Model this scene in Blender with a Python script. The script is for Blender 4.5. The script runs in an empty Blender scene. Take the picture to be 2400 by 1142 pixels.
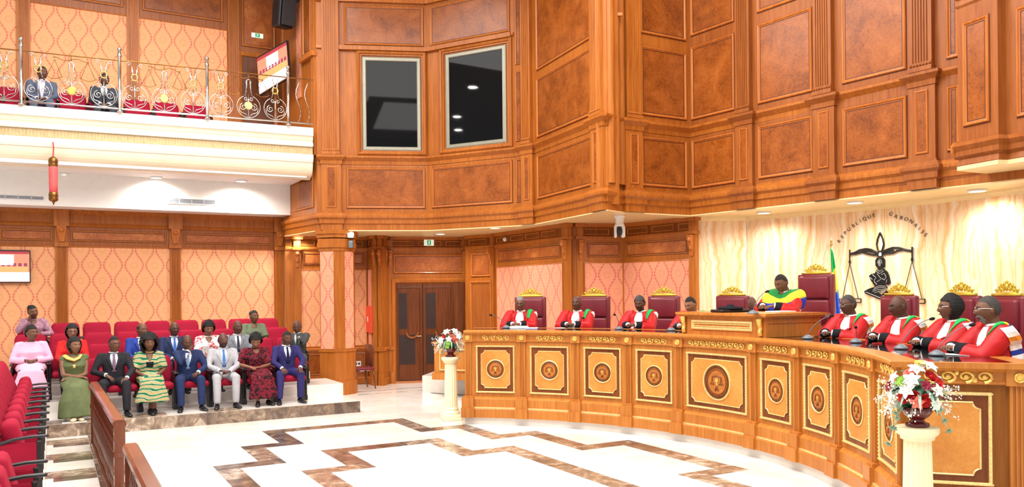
import bpy, bmesh, math, random
from math import sin, cos, pi, radians as rad, sqrt, atan2
from mathutils import Vector, Matrix
from mathutils.bvhtree import BVHTree
S = bpy.context.scene
COL = S.collection
random.seed(4)
# ---------------------------------------------------------------- camera
F, YH, ROLL, HC = 1900.0, 685.0, 0.0095, 2.15     # focal length and horizon in pixels of the 2400x1142 frame
cam = bpy.data.objects.new('camera', bpy.data.cameras.new('camera'))
COL.objects.link(cam)
cr, sr = cos(ROLL), sin(ROLL)
cam.matrix_world = Matrix(((cr, sr, 0, 0), (0, 0, -1, 0), (-sr, cr, 0, HC), (0, 0, 0, 1)))
cam.data.sensor_width = 36
cam.data.lens = 36 * F / 2400
cam.data.shift_y = (YH - 571) / 2400
cam.data.clip_start = 0.05
S.camera = cam
# ---------------------------------------------------------------- world, exposure, main lights
w = bpy.data.worlds.new('world'); S.world = w; w.use_nodes = True
w.node_tree.nodes['Background'].inputs[0].default_value = (1.0, 0.975, 0.945, 1)
w.node_tree.nodes['Background'].inputs[1].default_value = 0.62
S.view_settings.view_transform = 'Standard'; S.view_settings.look = 'None'
S.view_settings.gamma = 1; S.view_settings.use_curve_mapping = False
S.view_settings.exposure = 0.2
S.cycles.use_denoising = True
S.cycles.max_bounces = 6; S.cycles.diffuse_bounces = 3; S.cycles.glossy_bounces = 3
S.cycles.sample_clamp_indirect = 6

def area(loc, size, power, color=(1, .975, .94), rot=(0, 0, 0)):
    d = bpy.data.lights.new('added_fill_lamp', 'AREA'); d.shape = 'RECTANGLE'
    d.size, d.size_y = size; d.energy = power; d.color = color
    o = bpy.data.objects.new('added_fill_lamp', d); o.location = loc; o.rotation_euler = rot
    COL.objects.link(o); return o
def spot(loc, power, ang=120, blend=.7, color=(1, .95, .88), r=.06, rot=(0, 0, 0)):
    d = bpy.data.lights.new('downlight_lamp', 'SPOT'); d.energy = power; d.color = color
    d.spot_size = rad(ang); d.spot_blend = blend; d.shadow_soft_size = r
    o = bpy.data.objects.new('downlight_lamp', d); o.location = loc; o.rotation_euler = rot
    COL.objects.link(o); return o
# added area lamps, unseen, that brighten the hall from above the frame
area((0.2, 8.8, 9.25), (6, 7), 850)
area((-4.6, 7.5, 9.25), (5, 6), 560)
area((-5.6, 13.2, 9.25), (5, 4), 420)
area((2.5, 2.0, 9.25), (8, 5), 700)

# ---------------------------------------------------------------- room frame: a runs along the hall axis, b across it
TH = rad(29.5)
AX = Vector((cos(TH), sin(TH))); BX = Vector((sin(TH), -cos(TH)))
def AB(a, b): return AX * a + BX * b
def ray(u, v):
    x = u - 1200; y = v - YH
    return (cr * x - sr * y) / F, -(sr * x + cr * y) / F
def onz(u, v, z=0.0):                     # the point at height z seen at a pixel of the survey photograph
    a, b = ray(u, v); Y = (z - HC) / b
    return Vector((a * Y, Y, z))
class Plane:                              # vertical wall face through plan points p, q; s runs p->q, d towards the room
    def __init__(s, p, q):
        s.p = Vector(p); s.q = Vector(q); s.L = (s.q - s.p).length
        s.t = (s.q - s.p) / s.L; s.n = Vector((-s.t.y, s.t.x))
        if s.n.dot(Vector((0.2, 9)) - s.p) < 0: s.n = -s.n
    def __call__(s, x, z, d=0.0):
        w = s.p + s.t * x + s.n * d
        return Vector((w.x, w.y, z))
    def su(s, u, v=400, d=0.0):
        a, b = ray(u, v); p = s.p + s.n * d
        Y = s.n.dot(p) / (s.n.x * a + s.n.y)
        return (Vector((a * Y, Y)) - s.p).dot(s.t)
    def sz(s, u, v, d=0.0):
        a, b = ray(u, v); p = s.p + s.n * d
        Y = s.n.dot(p) / (s.n.x * a + s.n.y)
        return (Vector((a * Y, Y)) - s.p).dot(s.t), HC + b * Y
class Arc:                                # curved face: s is arc length from angle a0 (clockwise), d towards the centre
    def __init__(s, c, R, a0): s.c = Vector(c); s.R = R; s.a0 = a0
    def __call__(s, x, z, d=0.0):
        a = s.a0 - x / s.R; r = s.R - d
        return Vector((s.c.x + r * cos(a), s.c.y + r * sin(a), z))
# ---------------------------------------------------------------- mesh helpers
class MB:
    def __init__(s): s.v = []; s.f = []; s.uv = {}; s.mi = []
    def add(s, vs, fs, m=0):
        o = len(s.v); s.v += [tuple(x) for x in vs]
        s.f += [tuple(i + o for i in f) for f in fs]; s.mi += [m] * len(fs); return o
    def box(s, c, e, rz=0.0, mat=None):
        hx, hy, hz = e[0] / 2, e[1] / 2, e[2] / 2
        q = [(-hx, -hy, -hz), (hx, -hy, -hz), (hx, hy, -hz), (-hx, hy, -hz), (-hx, -hy, hz), (hx, -hy, hz), (hx, hy, hz), (-hx, hy, hz)]
        R = mat or Matrix.Rotation(rz, 3, 'Z')
        s.add([Vector(c) + R @ Vector(p) for p in q], [(3, 2, 1, 0), (4, 5, 6, 7), (0, 1, 5, 4), (1, 2, 6, 5), (2, 3, 7, 6), (3, 0, 4, 7)]); return s
    def prism(s, poly, z0, z1):
        n = len(poly)
        s.add([(p[0], p[1], z0) for p in poly] + [(p[0], p[1], z1) for p in poly],
              [tuple(range(n - 1, -1, -1)), tuple(range(n, 2 * n))] + [(i, (i + 1) % n, n + (i + 1) % n, n + i) for i in range(n)]); return s
    def loft(s, rings, cap=True, closed=True, loop=False):
        n = len(rings[0]); k = len(rings); vs = [p for r in rings for p in r]; fs = []
        for i in range(k if loop else k - 1):
            a, b = i * n, ((i + 1) % k) * n
            for j in range(n if closed else n - 1):
                fs.append((a + j, a + (j + 1) % n, b + (j + 1) % n, b + j))
        if cap and not loop: fs += [tuple(range(n - 1, -1, -1)), tuple(range((k - 1) * n, k * n))]
        s.add(vs, fs); return s
    def tube(s, pts, r, n=8, cap=True, flat=1.0, loop=False):
        pts = [Vector(p) for p in pts]; k = len(pts)
        if not hasattr(r, '__len__'): r = [r] * k
        rings = []; up = None
        for i, p in enumerate(pts):
            if loop: t = pts[(i + 1) % k] - pts[i - 1]
            else: t = pts[min(i + 1, k - 1)] - pts[max(i - 1, 0)]
            t.normalize()
            if up is None:
                up = Vector((0, 0, 1)) if abs(t.z) < .9 else Vector((0, 1, 0))
            up = (up - t * up.dot(t))
            if up.length < 1e-5: up = t.orthogonal()
            up.normalize(); x = t.cross(up)
            rr = r[i]; ra, rb = rr if hasattr(rr, '__len__') else (rr, rr * flat)
            rings.append([p + x * (ra * cos(2 * pi * j / n)) + up * (rb * sin(2 * pi * j / n)) for j in range(n)])
        return s.loft(rings, cap, True, loop)
    def lathe(s, prof, c=(0, 0, 0), n=20, ax=None):
        rings = []; R = ax or Matrix.Identity(3)
        for r, z in prof:
            rings.append([Vector(c) + R @ Vector((max(r, 1e-4) * cos(2 * pi * j / n), max(r, 1e-4) * sin(2 * pi * j / n), z)) for j in range(n)])
        return s.loft(rings)
    def ell(s, c, r, n=12, m=8, R=None):
        R = R or Matrix.Identity(3); rings = []
        for i in range(m + 1):
            t = -pi / 2 + pi * i / m
            rr = max(cos(t), .02)
            rings.append([Vector(c) + R @ Vector((r[0] * rr * cos(2 * pi * j / n), r[1] * rr * sin(2 * pi * j / n), r[2] * sin(t))) for j in range(n)])
        return s.loft(rings)
    def rbox(s, c, e, r=.03, seg=2, rz=0.0, R=None):
        bm = bmesh.new(); bmesh.ops.create_cube(bm, size=1)
        for v in bm.verts: v.co = Vector((v.co.x * e[0], v.co.y * e[1], v.co.z * e[2]))
        bmesh.ops.bevel(bm, geom=bm.edges[:], offset=r, segments=seg, affect='EDGES', profile=.5)
        R = R or Matrix.Rotation(rz, 3, 'Z'); bm.verts.index_update()
        s.add([Vector(c) + R @ v.co for v in bm.verts], [[v.index for v in f.verts] for f in bm.faces]); bm.free(); return s
    def xf(s, M):
        s.v = [tuple(M @ Vector(p)) for p in s.v]; return s
    def mesh(s, name):
        me = bpy.data.meshes.new(name); me.from_pydata(s.v, [], s.f); return me
    def build(s, name, mat, parent=None, smooth=False, **kw):
        me = s.mesh(name)
        for m in (mat if isinstance(mat, (list, tuple)) else [mat]): me.materials.append(m)
        if isinstance(mat, (list, tuple)): me.polygons.foreach_set('material_index', s.mi)
        if smooth: me.polygons.foreach_set('use_smooth', [True] * len(me.polygons))
        if s.uv:
            l = me.uv_layers.new(name='UVMap')
            for lp in me.loops: l.data[lp.index].uv = s.uv.get(lp.vertex_index, (0, 0))
        return link(name, me, parent, **kw)
def link(name, me, parent=None, **kw):
    o = bpy.data.objects.new(name, me); COL.objects.link(o)
    if parent is not None: o.parent = parent
    for k, v in kw.items():
        if v: o[k] = v
    return o
def tri_fix(me):
    bm = bmesh.new(); bm.from_mesh(me); bmesh.ops.recalc_face_normals(bm, faces=bm.faces[:]); bm.to_mesh(me); bm.free()
def thing(name, label, cat, loc=(0, 0, 0), rz=0.0, group=None):
    o = bpy.data.objects.new(name, None); COL.objects.link(o); o.empty_display_size = .1
    o.location = loc; o.rotation_euler = (0, 0, rz); o['label'] = label; o['category'] = cat
    if group: o['group'] = group
    return o
def tag(o, label, cat, group=None):
    o['label'] = label; o['category'] = cat
    if group: o['group'] = group
    return o
def dup(root, loc, rz=None, label=None, group=None):
    r = root.copy(); COL.objects.link(r); r.location = loc
    if rz is not None: r.rotation_euler = (0, 0, rz)
    if label: r['label'] = label
    if group: r['group'] = group
    for ch in list(root.children):
        c = ch.copy(); COL.objects.link(c); c.parent = r
        for g in list(ch.children):
            d = g.copy(); COL.objects.link(d); d.parent = c
    return r
def struct(mb, name, mat, **kw):
    return mb.build(name, mat, None, kind='structure', **kw)
def sweep(mb, path, prof, closed=False):
    """closed profile [(out, z)] swept along a plan polyline; out is to the right-hand side of travel negated (left = +)"""
    P = [Vector(p) for p in path]; k = len(P); rings = []
    for i in range(k):
        t0 = (P[i] - P[i - 1]).normalized() if (i or closed) else None
        t1 = (P[(i + 1) % k] - P[i]).normalized() if (i < k - 1 or closed) else None
        if t0 is None: t0 = t1
        if t1 is None: t1 = t0
        n0 = Vector((t0.y, -t0.x)); n1 = Vector((t1.y, -t1.x)); m = (n0 + n1).normalized()
        m = m / max(m.dot(n0), .35)
        rings.append([(P[i].x + m.x * o, P[i].y + m.y * o, z) for o, z in prof])
    mb.loft(rings, True, True, closed); return mb
def mframe(mb, M, s0, s1, z0, z1, prof, ns=1):
    per = []
    for i in range(ns): per.append((s0 + (s1 - s0) * i / ns, z0, 1 if i == 0 else 0, 1))
    per.append((s1, z0, -1, 1)); per.append((s1, z1, -1, -1))
    for i in range(1, ns): per.append((s1 + (s0 - s1) * i / ns, z1, 0, -1))
    per.append((s0, z1, 1, -1))
    rings = []
    for (s, z, ds, dz) in per:
        rings.append([M(s + ds * i, z + dz * i, d) for i, d in prof])
    mb.loft(rings, False, True, True); return mb
def mplate(mb, M, s0, s1, z0, z1, d0, d1, ns=1):
    rings = []
    for i in range(ns + 1):
        s = s0 + (s1 - s0) * i / ns
        rings.append([M(s, z0, d0), M(s, z0, d1), M(s, z1, d1), M(s, z1, d0)])
    mb.loft(rings); return mb
def mrows(mb, M, rows, d0, d1, ns=4):
    """relief plate given as rows (z, s_left, s_right)"""
    rings = []
    for z, l, r in rows:
        rings.append([M(l + (r - l) * i / ns, z, d1) for i in range(ns + 1)] + [M(r + (l - r) * i / ns, z, d0) for i in range(ns + 1)])
    mb.loft(rings); return mb
def uvplate(mb, M, s0, s1, z0, z1, d0, d1, u0=0.0):
    o = len(mb.v)
    mb.add([M(s0, z0, d1), M(s1, z0, d1), M(s1, z1, d1), M(s0, z1, d1), M(s0, z0, d0), M(s1, z0, d0), M(s1, z1, d0), M(s0, z1, d0)],
           [(0, 1, 2, 3), (7, 6, 5, 4), (0, 4, 5, 1), (1, 5, 6, 2), (2, 6, 7, 3), (3, 7, 4, 0)])
    for k, (s, z) in enumerate([(s0, z0), (s1, z0), (s1, z1), (s0, z1)] * 2): mb.uv[o + k] = (s + u0, z)
    return mb
MOULD = [(0, 0), (0, .022), (.012, .034), (.026, .03), (.038, .014), (.05, .012), (.05, 0)]
def arcpts(c, R, a0, a1, n): return [(c[0] + R * cos(a0 + (a1 - a0) * i / n), c[1] + R * sin(a0 + (a1 - a0) * i / n)) for i in range(n + 1)]
def spiral(c, r0, r1, a0, turns, n, ex, ez):
    out = []
    for i in range(n + 1):
        t = i / n; r = r0 + (r1 - r0) * t; a = a0 + turns * 2 * pi * t
        out.append(Vector(c) + Vector(ex) * (r * cos(a)) + Vector(ez) * (r * sin(a)))
    return out
# ---------------------------------------------------------------- materials
def srgb(r, g, b):
    f = lambda c: (c / 12.92 if c <= .04045 else ((c + .055) / 1.055) ** 2.4)
    return (f(r / 255), f(g / 255), f(b / 255), 1)
class NT:
    def __init__(s, name):
        s.m = bpy.data.materials.new(name); s.m.use_nodes = True; s.t = s.m.node_tree; s.b = s.t.nodes['Principled BSDF']
    def n(s, typ, **kw):
        o = s.t.nodes.new(typ)
        for k, v in kw.items():
            if k.startswith('i_'): o.inputs[k[2:].replace('_', ' ')].default_value = v
            else: setattr(o, k, v)
        return o
    def l(s, a, b): s.t.links.new(a, b)
    def math(s, op, a, b=None, c=None):
        o = s.t.nodes.new('ShaderNodeMath'); o.operation = op
        for i, x in enumerate((a, b, c)):
            if x is None: continue
            if isinstance(x, (int, float)): o.inputs[i].default_value = x
            else: s.l(x, o.inputs[i])
        return o.outputs[0]
    def ramp(s, fac, stops):
        o = s.t.nodes.new('ShaderNodeValToRGB'); e = o.color_ramp.elements
        while len(e) < len(stops): e.new(.5)
        for x, (p, c) in zip(e, stops): x.position = p; x.color = c
        s.l(fac, o.inputs[0]); return o.outputs[0]
    def coord(s, kind='Object', scale=(1, 1, 1), rot=(0, 0, 0)):
        c = s.n('ShaderNodeTexCoord'); m = s.n('ShaderNodeMapping'); m.inputs['Scale'].default_value = scale; m.inputs['Rotation'].default_value = rot
        s.l(c.outputs[kind], m.inputs[0]); return m.outputs[0]
    def noise(s, vec, scale, detail=4, rough=.55, dist=0):
        o = s.n('ShaderNodeTexNoise'); o.inputs['Scale'].default_value = scale; o.inputs['Detail'].default_value = detail
        o.inputs['Roughness'].default_value = rough; o.inputs['Distortion'].default_value = dist
        s.l(vec, o.inputs[0]); return o.outputs[0]
    def bump(s, h, strength=.2, dist=.01):
        o = s.n('ShaderNodeBump'); o.inputs['Strength'].default_value = strength; o.inputs['Distance'].default_value = dist
        s.l(h, o.inputs['Height']); s.l(o.outputs[0], s.b.inputs['Normal'])
    def mix(s, fac, a, b):
        o = s.n('ShaderNodeMix', data_type='RGBA'); s.l(fac, o.inputs[0])
        for i, x in ((6, a), (7, b)):
            if isinstance(x, tuple): o.inputs[i].default_value = x
            else: s.l(x, o.inputs[i])
        return o.outputs[2]
    def fin(s, col=None, rough=.5, metal=0, spec=.5, coat=0):
        if col is not None:
            if isinstance(col, tuple): s.b.inputs['Base Color'].default_value = col
            else: s.l(col, s.b.inputs['Base Color'])
        s.b.inputs['Roughness'].default_value = rough; s.b.inputs['Metallic'].default_value = metal
        s.b.inputs['Specular IOR Level'].default_value = spec; s.b.inputs['Coat Weight'].default_value = coat
        return s.m
def plain(name, c, rough=.5, metal=0, spec=.5, var=.12, scale=9, bump=0.0, bscale=60, emit=None, coat=0):
    t = NT(name); co = t.coord()
    nz = t.noise(co, scale, 3)
    d = tuple(x * (1 - var) for x in c[:3]) + (1,); l = tuple(min(1, x * (1 + var)) for x in c[:3]) + (1,)
    col = t.ramp(nz, [(.3, d), (.7, l)])
    if bump: t.bump(t.noise(co, bscale, 2), bump)
    if emit: t.b.inputs['Emission Color'].default_value = emit[0]; t.b.inputs['Emission Strength'].default_value = emit[1]
    return t.fin(col, rough, metal, spec, coat)
def wood(name, dark, light, scale=1.0, rough=.36, stretch=(14, 14, .9), coat=.0, bump=.05, spec=.3):
    t = NT(name); co = t.coord(scale=tuple(x * scale for x in stretch))
    n1 = t.noise(co, 1.6, 6, .6, .6); n2 = t.noise(t.coord(scale=(1, 1, .5)), 1.3, 2)
    f = t.math('ADD', t.math('MULTIPLY', n1, .7), t.math('MULTIPLY', n2, .3))
    t.bump(n1, bump)
    return t.fin(t.ramp(f, [(.32, dark), (.68, light)]), rough, 0, spec, coat)
def burl(name, dark, mid, light, rough=.27, coat=.0):
    t = NT(name); co = t.coord()
    n1 = t.noise(co, 2.4, 9, .68, .5); n2 = t.noise(co, 30, 6, .7, .4)
    f = t.math('ADD', t.math('MULTIPLY', n1, .6), t.math('MULTIPLY', n2, .4))
    return t.fin(t.ramp(f, [(.34, dark), (.5, mid), (.66, light)]), rough, 0, .38, coat)
W_STILE = wood('honey wood stile', srgb(148, 78, 24), srgb(188, 112, 44))
W_DARK = wood('reddish wood stile', srgb(132, 68, 26), srgb(168, 98, 44))
W_MOULD = wood('honey wood moulding', srgb(166, 88, 34), srgb(202, 122, 56), rough=.25)
W_BURL = burl('burl veneer', srgb(100, 46, 14), srgb(146, 77, 26), srgb(176, 100, 42))
W_BURL2 = burl('frieze burl veneer', srgb(132, 70, 34), srgb(170, 94, 46), srgb(204, 130, 68))
W_BENCH = wood('bench light wood', srgb(170, 98, 38), srgb(204, 134, 62), rough=.3)
W_BENCH2 = wood('bench base wood', srgb(164, 94, 36), srgb(196, 124, 56), rough=.3, stretch=(3, 3, 14))
W_INLAY = burl('bench inlay veneer', srgb(192, 118, 48), srgb(208, 138, 62), srgb(224, 160, 84))
W_WALNUT = wood('walnut border', srgb(94, 44, 16), srgb(138, 74, 32), rough=.3)
W_SEAL = wood('seal dark wood', srgb(84, 44, 18), srgb(136, 82, 38), rough=.4)
W_RAIL = wood('railing mahogany', srgb(92, 46, 28), srgb(128, 68, 42), rough=.22, coat=.4)
W_DOOR = wood('door dark wood', srgb(74, 34, 12), srgb(118, 62, 26))
W_SHADE = plain('painted crevice shade', srgb(92, 42, 14), .5)  # crevice shade along the panel mouldings, put in as dark colour
M_SLOT = plain('door grille dark', srgb(46, 22, 16), .5)
def gold_m(name, c, rough=.3): return plain(name, c, rough, .55, .6, .15, 30)
M_GOLD = gold_m('gilt carving', srgb(236, 196, 104), .32)
M_GOLDL = gold_m('pale gilt bead', srgb(246, 218, 150), .36)
M_CREST = gold_m('chair crest gilt', srgb(214, 184, 70), .28)
M_CHROME = plain('polished steel', srgb(196, 194, 190), .12, 1, .5, .04)
M_BRASS = plain('brass', srgb(214, 178, 96), .22, 1, .5, .1)
M_BRASSD = plain('old brass', srgb(140, 96, 50), .35, .9, .5, .25)
M_BLACK = plain('black plastic', srgb(28, 28, 32), .38)
M_BLACKG = plain('black granite', srgb(16, 14, 14), .06, 0, .6, .4, 80)
M_WHITE = plain('white plaster', srgb(244, 242, 238), .6, var=.02)
M_WPLAST = plain('white plastic', srgb(238, 238, 238), .35, var=.02)
M_CREAM = plain('cream stone', srgb(244, 230, 200), .4, var=.05, scale=3)
M_CREAM2 = plain('pale cream soffit', srgb(240, 214, 158), .35, var=.04)
M_GILTB = plain('gilt stucco band', srgb(200, 174, 128), .5, 0, .5, .12, 14)
M_PED = plain('ivory pedestal', srgb(250, 238, 198), .35, var=.03)
M_RED = plain('crimson seat fabric', srgb(152, 20, 48), .85, 0, .2, .14, 5, .15, 300)
M_LEATHER = plain('burgundy leather', srgb(112, 30, 42), .36, 0, .5, .12, 7, .08, 160)
M_PAPER = plain('white paper', srgb(246, 246, 244), .7, var=.02)
M_GREY = plain('grey metal frame', srgb(150, 148, 132), .4, .3, var=.06)
M_FIRE = plain('red fire cabinet', srgb(226, 66, 40), .4, var=.04)
M_GRAYP = plain('grey microphone plastic', srgb(110, 118, 126), .35)
M_URN = plain('burgundy glaze', srgb(96, 16, 24), .12, 0, .6, .2, 6, coat=.4)
M_LIT = plain('lamp diffuser', (1, .95, .85, 1), .5, emit=((1, .93, .8, 1), 9), var=0)
M_LIT2 = plain('hall lamp diffuser', (1, .97, .92, 1), .5, emit=((1, .97, .92, 1), 130), var=0)
M_EXITG = plain('exit green', srgb(20, 150, 90), .4, emit=(srgb(20, 150, 90), .5))
M_EXITW = plain('exit white', srgb(235, 245, 238), .4, emit=((.9, 1, .94, 1), .35), var=0)
def glass_m():
    t = NT('dark booth glass'); return t.fin((.003, .003, .004, 1), .03, 0, .14)
M_GLASS = glass_m()
def damask(name, base, line):
    t = NT(name); c = t.n('ShaderNodeTexCoord'); sx = t.n('ShaderNodeSeparateXYZ'); t.l(c.outputs['UV'], sx.inputs[0])
    u, z = sx.outputs[0], sx.outputs[1]
    W, P = .205, .66
    k = t.math('MULTIPLY', z, 2 * pi / P)
    swing = t.math('MULTIPLY', t.math('SINE', k), .074)
    fold = t.math('PINGPONG', u, W)
    d = t.math('ABSOLUTE', t.math('SUBTRACT', t.math('SUBTRACT', fold, W / 2), swing))
    wob = t.math('MULTIPLY', t.math('SINE', t.math('MULTIPLY', z, 2 * pi / .06)), .006)
    l1 = t.math('LESS_THAN', t.math('ADD', d, wob), .011)
    l1b = t.math('LESS_THAN', t.math('ABSOLUTE', t.math('SUBTRACT', d, .03)), .004)
    du = t.math('SUBTRACT', fold, 0.0); zz = t.math('SUBTRACT', t.math('FLOORED_MODULO', t.math('ADD', z, P * .25), P), P / 2)
    du2 = t.math('SUBTRACT', W, fold); zz2 = t.math('SUBTRACT', t.math('FLOORED_MODULO', t.math('ADD', z, P * .75), P), P / 2)
    r1 = t.math('SQRT', t.math('ADD', t.math('MULTIPLY', du, du), t.math('MULTIPLY', zz, zz)))
    r2 = t.math('SQRT', t.math('ADD', t.math('MULTIPLY', du2, du2), t.math('MULTIPLY', zz2, zz2)))
    rm = t.math('MINIMUM', r1, r2)
    dots = t.math('MULTIPLY', t.math('LESS_THAN', t.math('ABSOLUTE', t.math('SUBTRACT', rm, .06)), .012), .22)
    f = t.math('MAXIMUM', t.math('MAXIMUM', l1, t.math('MULTIPLY', l1b, .3)), dots)
    nz = t.noise(t.coord('UV'), 55, 3)
    brk = t.math('MULTIPLY', f, t.math('MINIMUM', t.math('MULTIPLY', nz, 1.75), 1.0))
    f2 = t.math('MINIMUM', t.math('MULTIPLY', brk, .95), 1.0)
    return t.fin(t.mix(f2, base, line), .8, 0, .2)
M_DAM = damask('peach damask wallpaper', srgb(236, 172, 124), srgb(206, 104, 94))
M_DAM2 = damask('rose damask wallpaper', srgb(232, 158, 124), srgb(206, 92, 94))
def marble_white():
    t = NT('white marble floor'); co = t.coord()
    n = t.noise(co, 1.2, 6, .6, 1.2); r = t.n('ShaderNodeObjectInfo')
    f = t.math('ADD', t.math('MULTIPLY', n, .85), t.math('MULTIPLY', r.outputs['Random'], .15))
    return t.fin(t.ramp(f, [(.3, srgb(226, 218, 206)), (.62, srgb(244, 240, 234))]), .13, 0, .5)
M_MARBLE = marble_white()
def emperador():
    t = NT('brown emperador marble'); co = t.coord()
    n = t.noise(co, 4.2, 10, .7, .9); r = t.n('ShaderNodeObjectInfo')
    v = t.n('ShaderNodeTexVoronoi', feature='DISTANCE_TO_EDGE'); v.inputs['Scale'].default_value = 5
    t.l(t.noise(co, 3, 5, .6, 1), v.inputs['Vector'])
    nn = t.n('ShaderNodeMix', data_type='VECTOR'); nn.inputs[0].default_value = .25
    f = t.math('ADD', n, t.math('MULTIPLY', t.math('SUBTRACT', r.outputs['Random'], .5), .22))
    c = t.ramp(f, [(.3, srgb(72, 60, 54)), (.46, srgb(112, 94, 82)), (.58, srgb(148, 126, 106)), (.72, srgb(212, 196, 178))])
    return t.fin(c, .14, 0, .5)
M_EMP = emperador()
def onyx():
    t = NT('honey onyx'); co = t.coord('UV')
    n = t.noise(co, .9, 4, .55, .6)
    sp = t.n('ShaderNodeSeparateXYZ'); t.l(co, sp.inputs[0])
    x = t.math('ADD', t.math('MULTIPLY', t.math('PINGPONG', sp.outputs[0], .62), 2.6), t.math('MULTIPLY', n, 1.3))
    x = t.math('ADD', x, t.math('MULTIPLY', sp.outputs[1], .12))
    b = t.noise(t.n('ShaderNodeCombineXYZ').outputs[0], 1)
    cx = t.n('ShaderNodeCombineXYZ'); t.l(x, cx.inputs[0])
    bands = t.noise(cx.outputs[0], 3.2, 5, .6)
    fine = t.noise(t.coord('UV', (9, 1.2, 1)), 2, 4, .6, .8)
    f = t.math('ADD', t.math('MULTIPLY', bands, .86), t.math('MULTIPLY', fine, .14))
    c = t.ramp(f, [(.28, srgb(212, 144, 82)), (.42, srgb(234, 184, 128)), (.52, srgb(246, 218, 182)), (.64, srgb(252, 240, 228))])
    return t.fin(c, .14, 0, .5)
M_ONYX = onyx()
# ================================================================ SETTING
CEN = Vector((-1.36, 8.41)); RB = 4.92; AXA = rad(32.4)        # bench circle, hall axis
def pol(ang, r): return CEN + Vector((cos(rad(ang)), sin(rad(ang)))) * r
# ---- floor slab and marble pieces
fl = MB(); fl.prism([(-16, -3), (12, -3), (12, 23), (-16, 23)], -.25, -.012)
floor = struct(fl, 'floor', plain('floor screed', srgb(214, 206, 194), .5))
def stone(name, a0, a1, b0, b1, z0, z1, mat, parent=None, gap=.002):
    m = MB(); m.prism([AB(a0 + gap, b0 + gap), AB(a0 + gap, b1 - gap), AB(a1 - gap, b1 - gap), AB(a1 - gap, b0 + gap)], z0, z1)
    return m.build(name, mat, parent or floor)
TS = 1.02
tile_mb = MB(); g = .0012
tile_mb.prism([AB(g, g), AB(g, TS - g), AB(TS - g, TS - g), AB(TS - g, g)], -.012, 0)
tile_me = tile_mb.mesh('marble_tile'); tile_me.materials.append(M_MARBLE)
def pix(p, z=0):
    a = p[0] / p[1] * F; b = -(z - HC) / p[1] * F
    return 1200 + cr * a + sr * b, YH - sr * a + cr * b
for i in range(-3, 11):
    for j in range(-21, -1):
        a0, b0 = i * TS - .1, j * TS
        if b0 < -18.5 or b0 > -5: continue
        c = AB(a0 + TS / 2, b0 + TS / 2)
        if c.y < 3 or not -160 < pix(c)[0] < 2500: continue
        if (c - CEN).length > RB + .9 and c.x > -1.3: continue
        if b0 < -15 and a0 < 4: continue
        o = link('marble_tile', tile_me, floor); o.location = (AB(a0, b0).x, AB(a0, b0).y, 0)
def strip(a0, a1, b0, b1, z=0.003):
    along_a = (a1 - a0) > (b1 - b0); L = (a1 - a0) if along_a else (b1 - b0)
    n = max(1, round(L / .62))
    for k in range(n):
        if along_a: stone('inlay_stone', a0 + L * k / n, a0 + L * (k + 1) / n, b0, b1, -.01, z, M_EMP)
        else: stone('inlay_stone', a0, a1, b0 + L * k / n, b0 + L * (k + 1) / n, -.01, z, M_EMP)
for r in [(1.72, 2.0, -10.41, -8.6), (1.72, 2.57, -10.7, -10.41), (2.28, 2.57, -11.6, -10.7), (2.28, 3.12, -11.87, -11.6), (2.83, 3.12, -12.75, -11.87),
          (2.83, 5.2, -13.04, -12.75), (4.92, 5.2, -12.75, -11.88), (4.92, 5.84, -11.88, -11.6), (5.56, 5.84, -11.6, -10.74), (5.56, 6.48, -10.74, -10.46),
          (6.2, 6.48, -10.46, -9.36), (6.2, 7.2, -9.36, -9.08), (6.9, 7.2, -9.08, -7.3), (6.33, 7.22, -7.3, -7.04), (6.33, 6.61, -7.04, -5.6),
          (2.6, 2.89, -9.56, -7.6), (2.6, 3.46, -9.84, -9.56), (3.17, 3.46, -10.69, -9.84), (3.17, 4.94, -10.98, -10.69), (4.66, 4.94, -10.69, -9.86),
          (4.66, 5.58, -9.86, -9.58), (5.3, 5.58, -9.58, -6.4)]:
    strip(*r)
# striped paving in front of the side seats, left of the railing
for k in range(14):
    b0 = -13.9 + k * .62
    if k % 2 == 0: stone('inlay_stone', -.62, .44, b0, b0 + .42, -.01, .004, M_EMP)
    else: stone('inlay_stone', -.02, .44, b0 - .2, b0 + .02, -.01, .005, M_EMP)
strip(.44, .66, -14.1, -5.6, .003)
# fine dark lines of the far floor border by the door
for b in (-16.6, -17.1): stone('inlay_stone', 5.6, 7.6, b, b + .05, -.01, .003, M_EMP)
# ---- stepped audience platform (marble), step front faces the hall
TIER = [(0.20, -14.17), (0.38, -15.6), (0.55, -16.65), (0.72, -17.6)]
for k, (z, b) in enumerate(TIER):
    m = MB(); zb = 0 if k == 0 else TIER[k - 1][0]
    e, be = ((4.82, -15.7), (4.97, -16.75), (4.6, -17.5), (4.55, -19.1))[k]
    m.prism([AB(-4.2, -19.2), AB(-4.2, b), AB(e, b), AB(e, be), AB(4.5, be - .06), AB(4.5, -19.2)], 0 if k < 2 else zb, z)
    st = struct(m, 'step_%d' % (k + 1), M_MARBLE)
    if k == 0:
        L = 4.82 + 4.2; cuts = [-4.2, -3.3, -2.4, -1.5, -.6, .3, 1.2, 2.2, 3.15, 3.75, 4.35, 4.825]
        for c0, c1 in zip(cuts, cuts[1:]):
            mm = MB(); mm.prism([AB(c0 + .002, -14.19), AB(c0 + .002, -14.15), AB(c1 - .002, -14.15), AB(c1 - .002, -14.19)], 0.001, .199)
            mm.build('marble_riser', M_EMP, st)
        for c0, c1 in ((-.6, .1), (.44, 1.6), (2.2, 2.75)):
            mm = MB(); mm.prism([AB(c0, -14.62), AB(c0, -14.19), AB(c1, -14.19), AB(c1, -14.62)], .19, .203)
            mm.build('marble_tread', M_EMP, st)
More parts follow.
